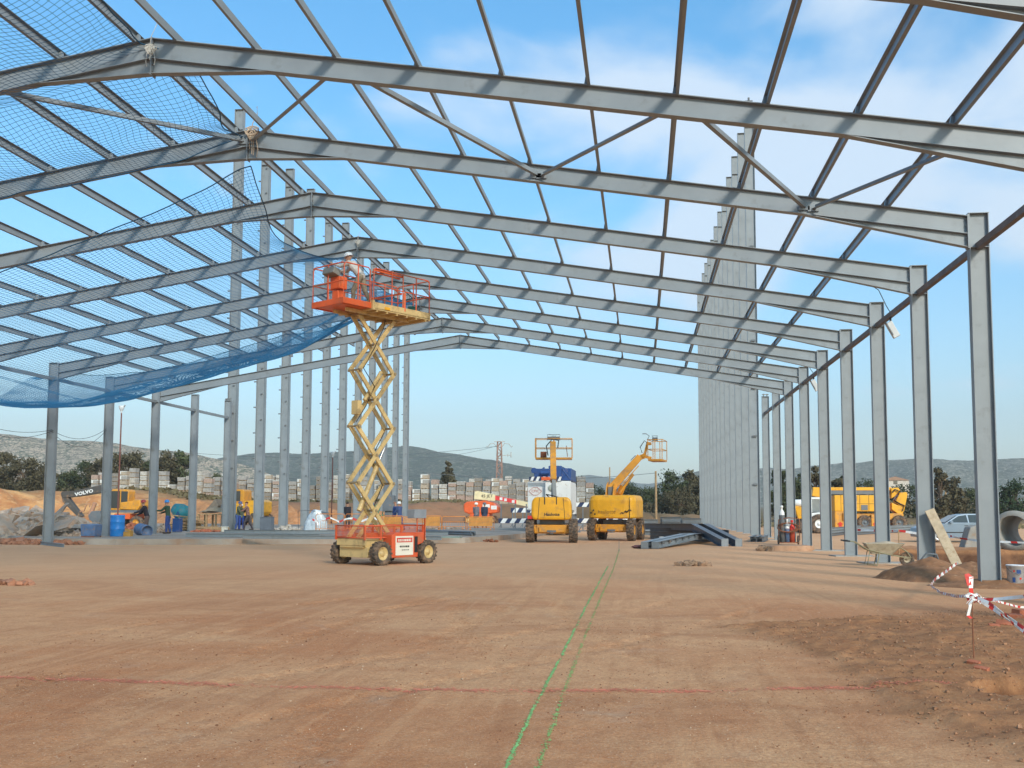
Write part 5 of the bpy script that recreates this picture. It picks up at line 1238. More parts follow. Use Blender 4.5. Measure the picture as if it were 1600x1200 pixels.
b=MB(); b.path([(-.95,-.3,.1),(-1.0,-.3,1.2),(-.5,-.3,1.25),(.1,-.3,1.2)],.02,6); b.build('frame',steel_d,t)
# orange pedestrian barriers
def ped(px0,px1,py,Y,lab,panel=True,seed=1):
    a=at(px0,800,Y); c=at(px1,800,Y); w_=c.x-a.x; t=thing('pedestrian_barrier',lab,'barrier',((a.x+c.x)/2,Y,SZ),0,'orange site barriers'); b=MB(); h=at(px0,py,Y).z-SZ
    b.path([(-w_/2,0,.0),(-w_/2,0,h-.08),(-w_/2+.08,0,h),(w_/2-.08,0,h),(w_/2,0,h-.08),(w_/2,0,0)],.025,6); b.path([(-w_/2,0,.18),(w_/2,0,.18)],.02,6); b.path([(-w_/2,0,h*.62),(w_/2,0,h*.62)],.018,6)
    for s in (-1,1): b.beam((s*w_*.38,-.3,.03),(s*w_*.38,.3,.03),.05,.04); b.beam((s*w_*.38,0,.03),(s*w_*.38,0,.2),.04,.04)
    n=int(w_/.14)
    if not panel:
        for i in range(1,n): b.tube((-w_/2+w_*i/n,0,.18),(-w_/2+w_*i/n,0,h*.62),.010,5)
    b.build('frame',mat('barrier_orange',(.70,.24,.05),.5,0,.1,3,DUST,.3),t)
    if panel:
        b=MB(); b.box(-w_/2+.1,w_/2-.1,-.012,.012,.24,h*.95); b.build('panel',mat('barrier_panel',(.62,.27,.06),.6,0,.15,3,DUST,.4),t)
    return t
ped(494,538,803,58,'orange barrier with thin bars right of the plastic wrapped machine',False)
ped(540,596,803,59,'orange tube barrier behind the lower scissor arms',False)
ped(597,630,806,60,'solid orange barrier panel behind the scissor arms',True)
ped(660,690,806,66,'orange panel barrier nearest to the grey control box of the scissor lift',True)
ped(691,728,807,68,'orange barrier with thin bars in the middle of the barrier row',False)
ped(730,772,807,66,'wide solid orange barrier under the low orange boom lift',True)
b=MB(); rnd=random.Random(8)
pts=[at(488+i*7,812+2.5*math.sin(i*1.3)+rnd.uniform(-1,1),57.6) for i in range(16)]
def ribbon(b,pts,wd,seg,vdir=None,alt=.22):
    """barrier tape with alternating red and white sections"""
    pts=[Vector(p) for p in pts]; P=[pts[0]]
    for a,c in zip(pts,pts[1:]):
        n=max(1,int((c-a).length/seg)); P+= [a+(c-a)*i/n for i in range(1,n+1)]
    acc=0
    for i in range(len(P)-1):
        a,c=P[i],P[i+1]; d=c-a; acc+=d.length; vd=vdir or Vector((0,0,1)); vd=(vd+Vector((.5*math.sin(i*.5),.3,.0))).normalized(); n=d.cross(vd).normalized()*.002
        b.add([a-vd*wd/2-n,c-vd*wd/2-n,c+vd*wd/2-n,a+vd*wd/2-n,a-vd*wd/2+n,c-vd*wd/2+n,c+vd*wd/2+n,a+vd*wd/2+n],[(0,1,2,3),(7,6,5,4),(0,4,5,1),(2,6,7,3)],1 if int(acc/alt)%3 else 0)
tape_r=mat('tape_red',(.62,.04,.03),.5); tape_w=mat('tape_white',(.80,.78,.75),.5)
ribbon(b,pts,.12,.12,alt=.3); tag(b.build('barrier_tape',[tape_r,tape_w]),'red and white tape strung along the orange barriers behind the scissor lift','barrier tape')
# ---- clutter on the slab
def clutter(px0,px1,py,n,lab,m,seed,h=.25,s0=.08,s1=.24,ry=.7,name='debris_pile'):
    a=G(px0,py,SZ); c=G(px1,py,SZ); rubble(name,lab,'debris',((a.x+c.x)/2,a.y,SZ-.02),(c.x-a.x)/2,ry,h,n,s0,s1,m,seed)
def rubble(name,label,cat,loc,rx,ry,h,n,s0,s1,m,seed,flat=.35,slabs=0,kind=None,spread=1):
    r=random.Random(seed); b=MB()
    for k in range(n):
        a=r.uniform(0,6.28); d=r.random()**.6; x,y=rx*d*math.cos(a),ry*d*math.sin(a); z=h*(1-d)**.8*r.uniform(.3,1)
        s=r.uniform(s0,s1); sz=(s*1.2,s,s*r.uniform(flat,.9))
        rot=Matrix.Rotation(r.uniform(0,6.28),3,'Z')@Matrix.Rotation(r.gauss(0,.8),3,'X')@Matrix.Rotation(r.gauss(0,.4),3,'Y'); b.rock((x,y,z+s*.15),sz,rot,seed*1000+k)
    return tag(b.build(name,m,loc=loc),label,cat,kind=kind)
clutter(196,222,828,70,'heap of broken bricks behind the bright blue drum',brick,61,.45)
clutter(246,262,832,50,'pale stones and blocks behind the worker in the green pullover',concb,62,.5)
clutter(300,345,831,90,'scattered terracotta scraps in front of the formwork',brick,63,.12,.06,.18)
clutter(430,470,828,60,'pale wrapped rubble between the tall left columns',mat('pale_rubble',(.50,.44,.37),.9,0,.3,4),64,.25)
clutter(355,380,826,40,'yellow hoses and scraps at the feet of the group of men',mat('ochre_box'),65,.15) if False else None
clutter(640,730,826,120,'low strip of site debris in front of the orange barriers',concb,66,.12,.06,.20)
clutter(540,600,828,70,'low strip of debris behind the scissor lift base',red_clod if 'red_clod' in globals() else concb,67,.14,.06,.2)
# ---- workers
person(G(229,836,SZ)[:],R(200),'worker in a red cap and black jacket beside the faded blue drum',(.025,.022,.03),(.13,.09,.08),(.35,.04,.04),'stand',lean=18,arm=30)
person(G(262,834,SZ)[:],R(180),'worker in a blue helmet, green pullover and dark blue trousers',(.03,.065,.04),(.03,.06,.20),(.03,.22,.55),'stand',lean=8,arm=40)
person(G(371,829,SZ)[:],R(-10),'worker in a dark blue cap and olive jacket, left in the group of men',(.09,.10,.06),(.05,.09,.25),(.07,.09,.20),'stand',lean=14,arm=35)
person(G(377,829,SZ+.001)[:],R(120),'worker in a white helmet stooping in the middle of the group of men',(.16,.18,.12),(.03,.06,.25),(.85,.85,.82),'stand',lean=38,arm=40,sc=.97)
person(G(387,829,SZ)[:],R(190),'bare headed worker in a brown red shirt, right in the group of men',(.22,.12,.10),(.06,.05,.06),None,'step',lean=10,arm=35,hair=(.12,.03,.02))
person((at(543,800,66).x,66,SZ),R(90),'man in a black jacket seen from behind above the orange barrier',(.02,.02,.03),(.04,.04,.05),None,'stand')
person((at(616,800,64).x,64,SZ+.02),R(30),'man in blue overalls, left of the pair beside the scissor arms',(.04,.07,.20),(.04,.07,.20),None,'stand',lean=5,arm=25,hair=(.3,.15,.1))
person((at(625,800,63).x,63,SZ+.02),R(150),'man in blue overalls and white helmet, right of the pair beside the scissor arms',(.05,.08,.19),(.05,.08,.19),(.8,.8,.8),'step',lean=8,arm=15)
person((at(744,800,72).x,72,SZ+.02),R(80),'man in a white helmet and grey jacket behind the orange barrier',(.16,.15,.17),(.08,.08,.10),(.85,.8,.7),'stand')
person((at(757,800,72).x,72,SZ+.02),R(100),'man in a dark jacket with white back stripe behind the orange barrier',(.03,.04,.07),(.05,.05,.08),(.10,.11,.12),'stand')
# dark drill rig + green frame near the pair
t=thing('drill_rig','dark upright machine with green frame behind the pair in blue overalls','machine',(at(606,800,70).x,70,SZ)); P=world_part(t)
b=MB(); b.beam((.15,0,0),(-.10,0,3.6),.45,.5); b.box(-.3,.5,-.4,.3,1.2,2.3); b.build('mast',steel_d,t,bevel=.03)
b=MB()
for k in range(3): b.beam((-1.2+k*.3,0,.2),(-.8+k*.3,0,1.7),.05,.05); b.beam((-.4-k*.2,0,.2),(-1.1+k*.2,0,1.6),.05,.05)
b.beam((-1.3,0,.9),(-.2,0,.9),.08,.08); b.beam((-1.3,0,.2),(-.2,0,.2),.08,.08); b.build('green_frame',mat('green_paint',(.05,.22,.12),.5),t)
# ---- steel sections lying on the slab
def ibeam(b,p,q,h,w_,t=.012,m=0,tilt=False):
    p=Vector(p); q=Vector(q); u=Vector((0,0,1)) if not tilt else Vector((0,1,0))
    a,uu=frame_of(q-p,u); 
    b.beam(p,q,t,h-2*t,m,u); b.beam(p+uu*(h/2-t/2),q+uu*(h/2-t/2),w_,t,m,u); b.beam(p-uu*(h/2-t/2),q-uu*(h/2-t/2),w_,t,m,u)
for k,(x0,y0,x1,y1,zz,lab,m_) in enumerate((
 (290,839,500,840,.0,'long grey steel sheet on the slab edge below the cement mixer',steel),
 (350,837,560,838,.12,'long grey steel section lying above the sheet on the slab, centre left',steel),
 (380,842,655,843.5,.0,'dark edged steel section lying on the slab edge left of the scissor lift',steel),
 (430,834,700,836,.0,'long grey section farther back on the slab behind the scissor lift',steel),
 (560,842,690,844,.0,'short grey steel section behind the scissor lift wheels',steel))):
    a=G(x0,y0,SZ); c=G(x1,y1,SZ); a.z=c.z=SZ+.09+zz; b=MB(); ibeam(b,a,c,.16,.12); b.build('flange',m_) if False else None
    tag(b.build('steel_section',m_),lab,'steel section',group='steel sections on the slab')
t=thing('tube_bundle','bundle of dark steel tubes lying right of the scissor lift','tube bundle',(0,0,0)); a=G(655,834,SZ); c=G(738,837,SZ); t.location=a
for k in range(7):
    b=MB(); o=Vector((0,(k%4)*.14,.06+.11*(k//4))); b.tube(o+Vector((0,0,0)),(c-a)+o+Vector((.15*math.sin(k*2),0,0)),.058,8); b.build('tube',steel_d,t)
b=MB(); a=G(640,841,SZ); c=G(722,841,SZ); b.box(a.x,c.x,a.y-.1,a.y+.5,SZ+.02,SZ+.10); tag(b.build('sheet_stack',mat('greenish_sheet',(.22,.28,.25),.4)),'greenish grey sheet stack on the slab end right of the scissor lift','sheet stack')
# broken brick on the edge
def rubble(name,label,cat,loc,rx,ry,h,n,s0,s1,m,seed,flat=.35,slabs=0,kind=None,spread=1):
    r=random.Random(seed); b=MB()
    for k in range(n):
        a=r.uniform(0,6.28); d=r.random()**.6; x,y=rx*d*math.cos(a),ry*d*math.sin(a); z=h*(1-d)**.8*r.uniform(.3,1)
        s=r.uniform(s0,s1); big=k<slabs
        sz=(s*(3.2 if big else 1.2),s*(1.6 if big else 1),s*(.32 if big else r.uniform(flat,.9)))
        rot=Matrix.Rotation(r.uniform(0,6.28),3,'Z')@Matrix.Rotation(r.gauss(0,.45 if big else .8),3,'X')@Matrix.Rotation(r.gauss(0,.4),3,'Y')
        b.rock((x,y,z+s*.15+(.15*h if big else 0)),sz,rot,seed*1000+k)
    o=b.build(name,m,loc=loc); return tag(o,label,cat,kind=kind)
p=G(765,847); rubble('broken_bricks','broken red bricks lying alone on the dirt left of the boom lifts','bricks',(p.x,p.y,0),.42,.15,.12,9,.10,.2,mat('dark_brick',(.26,.10,.05),.9,0,.3,6),4)
# rubble heap on the left
cr=(at(48,800,50).x,50,0)
o=rubble('rubble_core','loose broken concrete fragments covering the left rubble heap','rubble',(cr[0],cr[1],0),5.6,3.6,1.35,2200,.14,.55,concb,5,kind='stuff')
r=random.Random(77); k=0
SL_=[(18,800,55,3.0,1.1,-12,8),(48,812,50,2.6,1.2,24,-10),(90,803,49,2.2,1.0,-38,20),(70,808,53,2.4,1.0,35,12),(10,822,47,2.2,1.0,50,-14),(110,812,50,2.4,.9,8,6),(30,806,54,2.4,1.0,10,-6),(95,822,46,2.3,1.1,-15,14),(60,826,46,1.8,1.0,-30,-18),(5,808,52,2.0,.9,-40,12)]
sl=['broken concrete slab lying flat on top of the rubble heap at far left','pale concrete slab tilted right in the middle of the rubble heap','concrete slab standing steeply just left of the leftmost column','concrete slab leaning right at the top of the rubble heap','concrete slab sticking up at the left photo edge','broken slab seen right behind the leftmost column','thin slab at the upper left of the rubble heap','wide slab tilting down toward the foot of the leftmost column','dark edged slab low in the rubble heap','slab leaning left at the very left edge of the heap']
for (px,py,Y,w_,d,ry,rx),lab in zip(SL_,sl):
    p=at(px,py,Y); b=MB(); b.rock((0,0,0),(w_*.62,d*.75,.14),Matrix.Identity(3),k+900); k+=1
    o=b.build('concrete_slab_piece',concb,loc=(p.x,Y,max(.15,p.z))); o.rotation_euler=(R(rx+18),R(ry),R(r.uniform(-25,25))); tag(o,lab,'broken slab',group='broken slabs in the rubble heap')
b=MB(); a=G(88,842); c=G(118,838); b.tube(a+Vector((0,0,.15)),c+Vector((0,0,.2)),.11,10); tag(b.build('rusty_pipe',rust),'rusty pipe at the right foot of the rubble heap','pipe')
b=MB(); a=G(-20,842); c=G(100,855); a.z=.12; c.z=.06; ibeam(b,a,c,.14,.10); tag(b.build('steel_angle',steel),'long grey steel bar on the ground crossing the foot of the leftmost column','steel bar')
b=MB(); p=at(115,822,48); b.obox((0,0,0),(3.6,.9,.14),Matrix.Rotation(R(3),3,'Y')); tag(b.build('concrete_plank',conc,loc=(p.x,48,p.z)),'long flat concrete plank between the rubble heap and the blue tub','concrete plank')
rubble('rubble_core','loose rubble between the leftmost column and the blue tub','rubble',(at(112,800,46.5).x,46.5,0),1.9,1.1,.5,260,.08,.3,concb,15,kind='stuff')
rubble('rubble_core','reddish soil clods at the foot of the rubble heap','rubble',(at(30,800,42.6).x,42.6,0),3.4,.5,.16,220,.08,.26,mat('red_clod',(.32,.15,.09),.95,0,.3,4),25,kind='stuff')
p=G(16,914); rubble('broken_bricks','small clump of red bricks at the left edge of the dirt yard','bricks',(p.x,p.y,0),.50,.22,.08,22,.06,.15,MATS['red_clod'],6)
# ================================================================ centre: pads, girder pile
def pad(px,py,w_,d,h,lab,m,rz=0,seed=1):
    p=G(px,py); b=MB(); n=14; e=[]
    base=[(-w_/2,-d/2),(w_/2,-d/2),(w_/2,d/2),(-w_/2,d/2)]
    for (x0,y0),(x1,y1) in zip(base,base[1:]+base[:1]):
        for i in range(n): x=x0+(x1-x0)*i/n; y=y0+(y1-y0)*i/n; e.append((x+.05*mn.noise((x*3,y*3,seed)),y+.05*mn.noise((x*3,y*3,seed+5))))
    k=len(e); b.add([(x,y,h+.02*mn.noise((x*3,y*3,seed))) for x,y in e]+[(x*1.04,y*1.04,-.03) for x,y in e],[tuple(range(k))]+[(i,k+i,k+(i+1)%k,(i+1)%k) for i in range(k)])
    o=b.build('footing',m,loc=(p.x,p.y,0)); o.rotation_euler=(0,0,rz); return tag(o,lab,'footing')
red_conc=mat('reddish_concrete',(.40,.24,.15),.9,0,.25,2,(.33,.16,.08),.4,bump=.6)
p=G(1083,884); 
rubble('rough_footing_stones','rough stone manhole rim poking out of the dirt right of centre','manhole',(p.x,p.y,0),.50,.28,.09,60,.06,.17,mat('dirty_stone',(.30,.19,.12),.9,0,.3,6,bump=.4),9)
pad(1228,860,1.9,1.1,.20,'low concrete footing with orange side at the foot of the sixth right column',red_conc,R(5))
b=MB(); p=G(1196,861); rubble('broken_block','broken concrete block at the left end of the low footing','block',(p.x,p.y,0),.36,.2,.12,16,.10,.22,MATS['dirty_stone'],19)
for i,px_,s_ in ((2,1,0),(5,1,0),(6,1,0)): pass
for i,lab in ((4,'pale concrete pad under the third column from the right'),(5,'pale concrete pad under the fourth column from the right'),(6,'pale concrete pad under the fifth column from the right'),(9,'pale concrete pad under the last but one short right column'),(10,'pale concrete pad under the last short right column')):
    b=MB(); b.prism([(15.9,FY(i)-.45),(17.2,FY(i)-.5),(17.25,FY(i)+.45),(15.8,FY(i)+.4)],-.05,.035,'z'); tag(b.build('column_pad',conc),lab,'concrete pad',group='concrete pads under columns')
# girders on the ground
def girder_stack():
    # pair of curved-looking haunched girders lying near
    a=G(1005,858); a2=G(1030,857); c=G(1110,832)
    for k,(p0,p1,lab) in enumerate(((Vector((9.35,42.3,0)),Vector((12.6,53.5,0)),'left of the two light grey girders lying pointed at the camera'),(Vector((9.78,42.5,0)),Vector((13.05,53.3,0)),'right of the two light grey girders, its side with square cleats'))):
        t=thing('girder',lab,'girder',p0,0,'girders lying on the dirt'); d=p1-p0
        b=MB(); q=d*.55+Vector((0,0,.10)); ibeam(b,Vector((0,0,.16)),q+Vector((0,0,.26)),.28,.30); ibeam(b,q+Vector((0,0,.26)),d+Vector((0,0,.30)),.28,.30); b.build('web',steel,t)
        b=MB(); b.box(-.15,.15,-.02,.0,.02,.30); b.build('end_plate',steel_d,t)
        dn=d.normalized(); s=Vector((dn.y,-dn.x,0))
        for j in range(9):
            b=MB(); c_=d*(.08+.1*j)+Vector((0,0,.20+.20*min(1,(.08+.1*j)/.55)))+s*.09; b.obox(c_,(.05,.20,.10),dn.to_track_quat('Y','Z').to_matrix()); b.tube(c_+s*.03,c_+s*.06,.02,6)
            b.build('cleat',steel_d if k else steel,t)
    # dark haunched girders
    for k,(x,lab) in enumerate(((12.35,'dark steel girder behind the light pair, its bent end nearest left'),(12.95,'dark steel girder behind the light pair, its bent end nearest right'))):
        t=thing('girder',lab,'girder',(x,46.2,0),0,'girders lying on the dirt'); b=MB()
        P0=Vector((.5,0,.12)); P1=Vector((-.55,5.5,.75)); P2=Vector((-3.4,15,.62)); ibeam(b,P0,P1,.34,.30); ibeam(b,P1,P2,.34,.30); b.build('web',mat('blue_dark_steel',(.10,.12,.15),.4),t)
        b=MB(); b.obox(P0+Vector((.02,-.02,0)),(.30,.03,.44)); b.build('end_plate',steel,t)
    for k,(px0,px1,py,Y,h,lab) in enumerate(((1034,1064,816,62,1.2,'dark stacked steel sections with flat top left of the wall of tall columns'),(1066,1096,815,60,1.15,'dark stacked steel sections with light ends, nearer the wall of tall columns'),(1002,1028,812,66,1.0,'grey steel sections stacked just right of the right boom lift'))):
        a=at(px0,800,Y); c=at(px1,800,Y); t=thing('section_stack',lab,'steel stack',((a.x+c.x)/2,Y,0),R(8),'stacked steel sections'); w_=c.x-a.x
        for r_ in range(4):
            for q_ in range(3):
                b=MB(); y=q_*.30; z=.12+r_*h/4; ibeam(b,Vector((-w_/2,y,z)),Vector((w_/2,y,z)),h/4-.02,.2); b.build('steel_section',steel if (r_+q_)%3 else steel_d,t)
    b=MB(); a=Vector((9.4,56,.45)); 
    for z in (.12,.33,.54): ibeam(b,Vector((9.7,57,z)),Vector((13.4,50.5,z)),.20,.16)
    tag(b.build('girder_pile',mat('blue_dark_steel',(.10,.12,.15),.4)),'long dark pile of steel beams behind the light girders','girder pile')
    b=MB(); 
    for k in range(3): ibeam(b,Vector((14.6+.3*k,52.5,.14)),Vector((15.4+.3*k,57,.14)),.26,.2)
    tag(b.build('short_beams',steel_d),'short dark beams at the foot of the wall of tall columns','short beams')
girder_stack()
p=G(1025,852); t=thing('bucket','small white bucket standing behind the ends of the light girders','bucket',(p.x+.3,47.2,0)); b=MB(); b.lathe([(.001,0),(.13,0),(.16,.36),(.17,.38),(.15,.38),(.13,.3),(.001,.3)],14); b.build('pail',white,t); b=MB(); b.lathe([(.165,.10),(.168,.24)],14); b.build('label_band',red,t)
b=MB(); p=G(999,857); b.blob((0,0,.06),(.32,.12,.07),3,.4); tag(b.build('rag',mat('brown_rag',(.14,.06,.06),.9),loc=(p.x,p.y,0)),'dark rag lying at the left end of the light girders','rag')
b=MB(); p=G(967,861); b.tube((0,0,0),(.01,0,.40),.009,6); tag(b.build('marker_pin',steel_d,loc=(p.x,p.y,0)),'thin steel pin standing in the dirt in front of the right boom lift','marker pin')
# welding trolley with gas bottles
p=G(1232,851); t=thing('gas_bottle_trolley','trolley with gas bottles and coiled hoses behind the sixth right column','gas trolley',(p.x,p.y,0)); 
def bottle(x,y,r,h,m,mc):
    b=MB(); b.lathe([(.001,.1),(r,.1),(r,h-.25)],14,Matrix.Translation((x,y,0))); o=b.build('gas_bottle',m,t); b=MB(); b.lathe([(r*1.0,h-.25),(r*.9,h-.12),(r*.35,h),(r*.3,h+.08),(r*.5,h+.1),(r*.5,h+.18),(.001,h+.2)],14,Matrix.Translation((x,y,0))); b.build('bottle_neck',mc,o)
bottle(-.28,0,.13,1.62,steel_d,white); bottle(.18,.05,.13,.95,mat('red_bottle',(.38,.06,.03),.5),red); bottle(-.05,.0,.11,1.0,blue_o,white)
b=MB(); b.path([(-.45,-.1,.3),(-.45,-.1,1.15),(.0,-.1,1.25),(.5,-.1,1.2),(.5,-.1,.2)],.025,6); b.box(-.45,.45,-.12,.2,.08,.12); b.build('frame',rust,t)
for x in (-.45,.45): wheel(t,(x,0,.22),.22,.06,steel_d,.6,Vector((1,0,0)),0)
b=MB(); r=random.Random(3)
for k in range(6): b.path([(-.05+.34*math.cos(a)*(1+.1*k%3)+r.uniform(-.04,.04),-.2-.02*k,.80+.22*math.sin(a)+r.uniform(-.03,.03)) for a in [i*PI/8 for i in range(17)]],.016,5)
b.build('hose',rust,t)
# ================================================================ wheelbarrow
t=thing('wheelbarrow','cement stained wheelbarrow facing right beside the mound','wheelbarrow',(16.12,30.8,0),R(-4))
wb=mat('mortar_stained_tray',(.38,.33,.24),.85,0,.2,5,(.25,.20,.13),.4,bump=.4)
b=MB(); vs=[(-.50,-.36,.66),(.50,-.36,.66),(.62,0.0,.66),(.50,.36,.66),(-.50,.36,.66),(-.30,-.20,.36),(.22,-.20,.36),(.28,0,.36),(.22,.20,.36),(-.30,.20,.36)]
b.add(vs,[(0,1,6,5),(1,2,7,6),(2,3,8,7),(3,4,9,8),(4,0,5,9),(5,6,7,8,9)]); tr_=b.build('tray',wb,t); s_=tr_.modifiers.new('s','SOLIDIFY'); s_.thickness=.012
b=MB(); b.blob((.02,0,.60),(.50,.30,.10),5,.15,0,3); b.build('dried_mortar',mat('dried_mortar',(.47,.38,.27),.95,0,.2,4,bump=.5),t)
b=MB()
for s in (-1,1): 
    b.path([(-1.02,s*.28,.72),(-.78,s*.28,.70),(-.45,s*.27,.48),(.15,s*.2,.34),(.72,s*.10,.24)],.018,6); b.path([(-.38,s*.25,.45),(-.46,s*.28,.05),(-.20,s*.28,.02),(-.12,s*.24,.38)],.016,6)
    b.path([(.35,s*.12,.62),(.66,s*.1,.42),(.76,s*.09,.24)],.014,6)
b.build('frame',mat('frame_olive',(.25,.24,.15),.7,0,.2,4,DUST,.4),t)
b=MB()
for s in (-1,1): b.tube((-1.12,s*.28,.73),(-.92,s*.28,.715),.022,8)
b.build('handle_grip',black,t)
wheel(t,(.66,0,.21),.21,.10,wb,.45,Vector((0,1,0)),0)
# ================================================================ mound, plank, bucket, stake, tape, bricks
mn_=heap((16.45,25.3,-.01),1.80,1.6,.55,'brown earth mound at the foot of the right columns',earth,21,'earth_mound','earth mound',90,.07,peaks=((-.28,-.05,1),(.25,.0,.82),(-.5,-.2,.45),(.55,-.35,.55)))
mn2=heap((16.7,23.0,-.01),1.6,1.0,.22,'low spread of loose earth in front of the nearest right column',earth,23,'loose_earth','earth mound',60,.12)
def pebbles(name,x0,x1,y0,y1,n,s0,s1,seed,m,hf):
    r=random.Random(seed); b=MB()
    for k in range(n):
        x=r.uniform(x0,x1); y=r.uniform(y0,y1); z=hf(x,y)
        if z is None: continue
        s=r.uniform(s0,s1)*(.6+r.random()**3); b.rock((x,y,z+s*.15),(s,s*.8,s*.6),Matrix.Rotation(r.uniform(0,6.28),3,'Z')@Matrix.Rotation(r.gauss(0,.5),3,'X'),seed*7000+k)
    return tag(b.build(name,m,fix=False),kind='stuff')
clod=mat('earth_clod',(.30,.15,.08),.95,0,.3,9,(.45,.30,.19),.3)
pebbles('earth_clods',10.2,16,7,17.4,5500,.005,.028,3,clod,lambda x,y: ground_h(x,y) if x>rough_edge(y)-.2+.2*mn.noise((x,y,3)) else None)
pebbles('fine_gravel',2,13.5,5.4,15,6000,.005,.013,14,mat('brown_grit',(.22,.10,.05),.95,0,.4,9),lambda x,y: ground_h(x,y) if mn.noise((x*.7,y*.7,2))>-.05 else None)
pebbles('fine_gravel',2,13.5,5.4,15,2800,.003,.008,15,mat('pale_grit',(.60,.44,.31),.95,0,.3,9),lambda x,y: ground_h(x,y) if mn.noise((x*.6,y*.6,9))>.0 else None)
pebbles('small_stones',3,14,5.5,26,700,.005,.014,4,mat('pale_pebble',(.48,.34,.23),.9,0,.3,9),ground_h)
b=MB(); p0=Vector((17.05,FY(3)-.36,.0)); b.beam((17.12,27.0,.12),(16.55,27.42,1.62),.235,.045,upv=Vector((0,1,0))); tag(b.build('plank',mat('pale_plank',(.46,.37,.26),.85,0,.15,6,(.33,.22,.13),.4)),'pale plank leaning against the second column from the right','plank')
b=MB(); b.path([(16.25,27.2,.35),(16.35,27.1,.52),(16.6,27.1,.50),(16.7,27.2,.28)],.025,6); b.path([(16.3,27.15,.2),(16.5,27.05,.4),(16.65,27.1,.2)],.025,6); tag(b.build('bent_bar',steel_d),'dark bent bar at the foot of the leaning plank','bent bar')
t=thing('paint_bucket','white paint bucket with blue and red print right of the nearest column','bucket',(16.98,22.7,.05)); b=MB(); b.lathe([(.001,0),(.155,0),(.175,.40),(.187,.40),(.187,.425),(.17,.425),(.15,.05),(.001,.04)],24); b.build('pail',mat('bucket_white',(.62,.65,.70),.4,0,.08,3,DUST,.35),t)
b=MB(); 
for a0,a1,z0,z1,mi in ((4.0,4.35,.07,.17,0),(4.5,5.0,.25,.33,0),(4.85,5.1,.13,.17,1),(4.15,4.3,.28,.32,1)):
    n=6; vs=[]
    for z in (z0,z1): vs+= [((.158+.05*z)*math.cos(a0+(a1-a0)*i/n),(.158+.05*z)*math.sin(a0+(a1-a0)*i/n),z) for i in range(n+1)]
    b.add(vs,[(i,i+1,n+2+i,n+1+i) for i in range(n)],mi)
b.build('printed_label',[blue_m,red],t,fix=False)
b=MB(); b.path([(-.18,0,.38),(-.15,-.1,.30),(0,-.19,.22),(.15,-.1,.30),(.18,0,.38)],.005,5); b.build('handle',zinc,t)
# stake with tape
S=Vector((12.72,11.52,0)); zt=.90
b=MB(); b.tube((0,0,-.05),(.0,0,zt),.0075,6); tag(b.build('rebar_stake',rust,loc=S[:]),'rusty rebar stake in the right foreground with tape knotted on top','stake')
b=MB(); top=S+Vector((0,0,zt)); kz=S+Vector((0,0,.66)); r=random.Random(5)
ribbon(b,[kz+Vector((0,0,.0)),kz+Vector((-.012,-.02,.12)),top+Vector((-.005,-.02,.0))],.05,.05,Vector((1,.2,0)),alt=.13)
ribbon(b,[top+Vector((0,-.02,-.02)),top+Vector((-.05,-.02,.03)),top+Vector((-.03,-.03,-.09))],.05,.03,Vector((1,0,.3)),alt=.5)
ribbon(b,[kz,kz+Vector((-.03,-.03,-.08)),kz+Vector((-.05,-.02,-.17)),kz+Vector((-.02,-.02,-.20))],.04,.04,Vector((1,.4,.2)),alt=.07)
for k in range(10):
    a=kz+Vector((r.uniform(-.05,.05),r.uniform(-.04,.0),r.uniform(-.03,.05))); c=kz+Vector((r.uniform(-.08,.10),r.uniform(-.06,.0),r.uniform(-.06,.04))); ribbon(b,[a,(a+c)/2+Vector((0,-.02,.03)),c],.028,.03,Vector((r.uniform(-1,1),.2,r.uniform(.2,1))),alt=.05)
tag(b.build('tape_knot',[tape_r,tape_w]),'crumpled knot of red and white tape on the rusty stake','barrier tape')
mp_=[at(1523,930,11.6),at(1495,932,13),at(1470,926,14.5),at(1454,915,16),at(1460,906,18),at(1478,893,20.5),at(1490,884,22.5),at(1497,879,23.4)]
b=MB(); ribbon(b,mp_[:5],.035,.06,alt=.06); ribbon(b,mp_[4:],.055,.08,alt=.34); tag(b.build('barrier_tape',[tape_r,tape_w]),'twisted red and white tape looping from the stake up onto the mound','barrier tape')
b=MB(); ribbon(b,[at(1528,938,11.5),at(1560,936,11.3),at(1600,932,11.0),at(1660,927,10.6)],.036,.06,alt=.20); tag(b.build('barrier_tape',[tape_r,tape_w]),'taut red and white tape running from the stake out of the right edge','barrier tape')
b=MB(); ribbon(b,[at(1522,932,11.5),at(1545,942,11.3),at(1570,960,11.0),at(1600,982,10.7),at(1640,1010,10.4)],.035,.05,alt=.09); ribbon(b,[at(1526,936,11.5),at(1552,952,11.3),at(1580,972,10.95),at(1640,1018,10.4)],.03,.05,alt=.07); tag(b.build('barrier_tape',[tape_r,tape_w]),'pinkish folded tape hanging down right from the stake over the bricks','barrier tape')
b=MB(); ribbon(b,[at(1530,934,11.6),at(1560,940,13.5),at(1590,948,14.5),at(1640,952,15)],.03,.06,alt=.09); tag(b.build('barrier_tape',[tape_r,tape_w]),'slack thin tape lying behind the taut tape at the right edge','barrier tape')
def one_brick(px,py,rz,tilt,lab,s=1,z=None):
    p=G(px,py,.0); zz=ground_h(p.x,p.y); b=MB(); b.box(-.125,.125,-.06,.06,0,.07); 
    o=b.build('brick',brick,bevel=.006,loc=(p.x,p.y,zz-.005)); o.rotation_euler=(tilt,R(4),rz); o.scale=(s,s,s); tag(o,lab,'brick',group='loose red bricks')
one_brick(1569,980,R(-25),R(35),'small broken brick left of the bigger bricks at the right edge',.8)
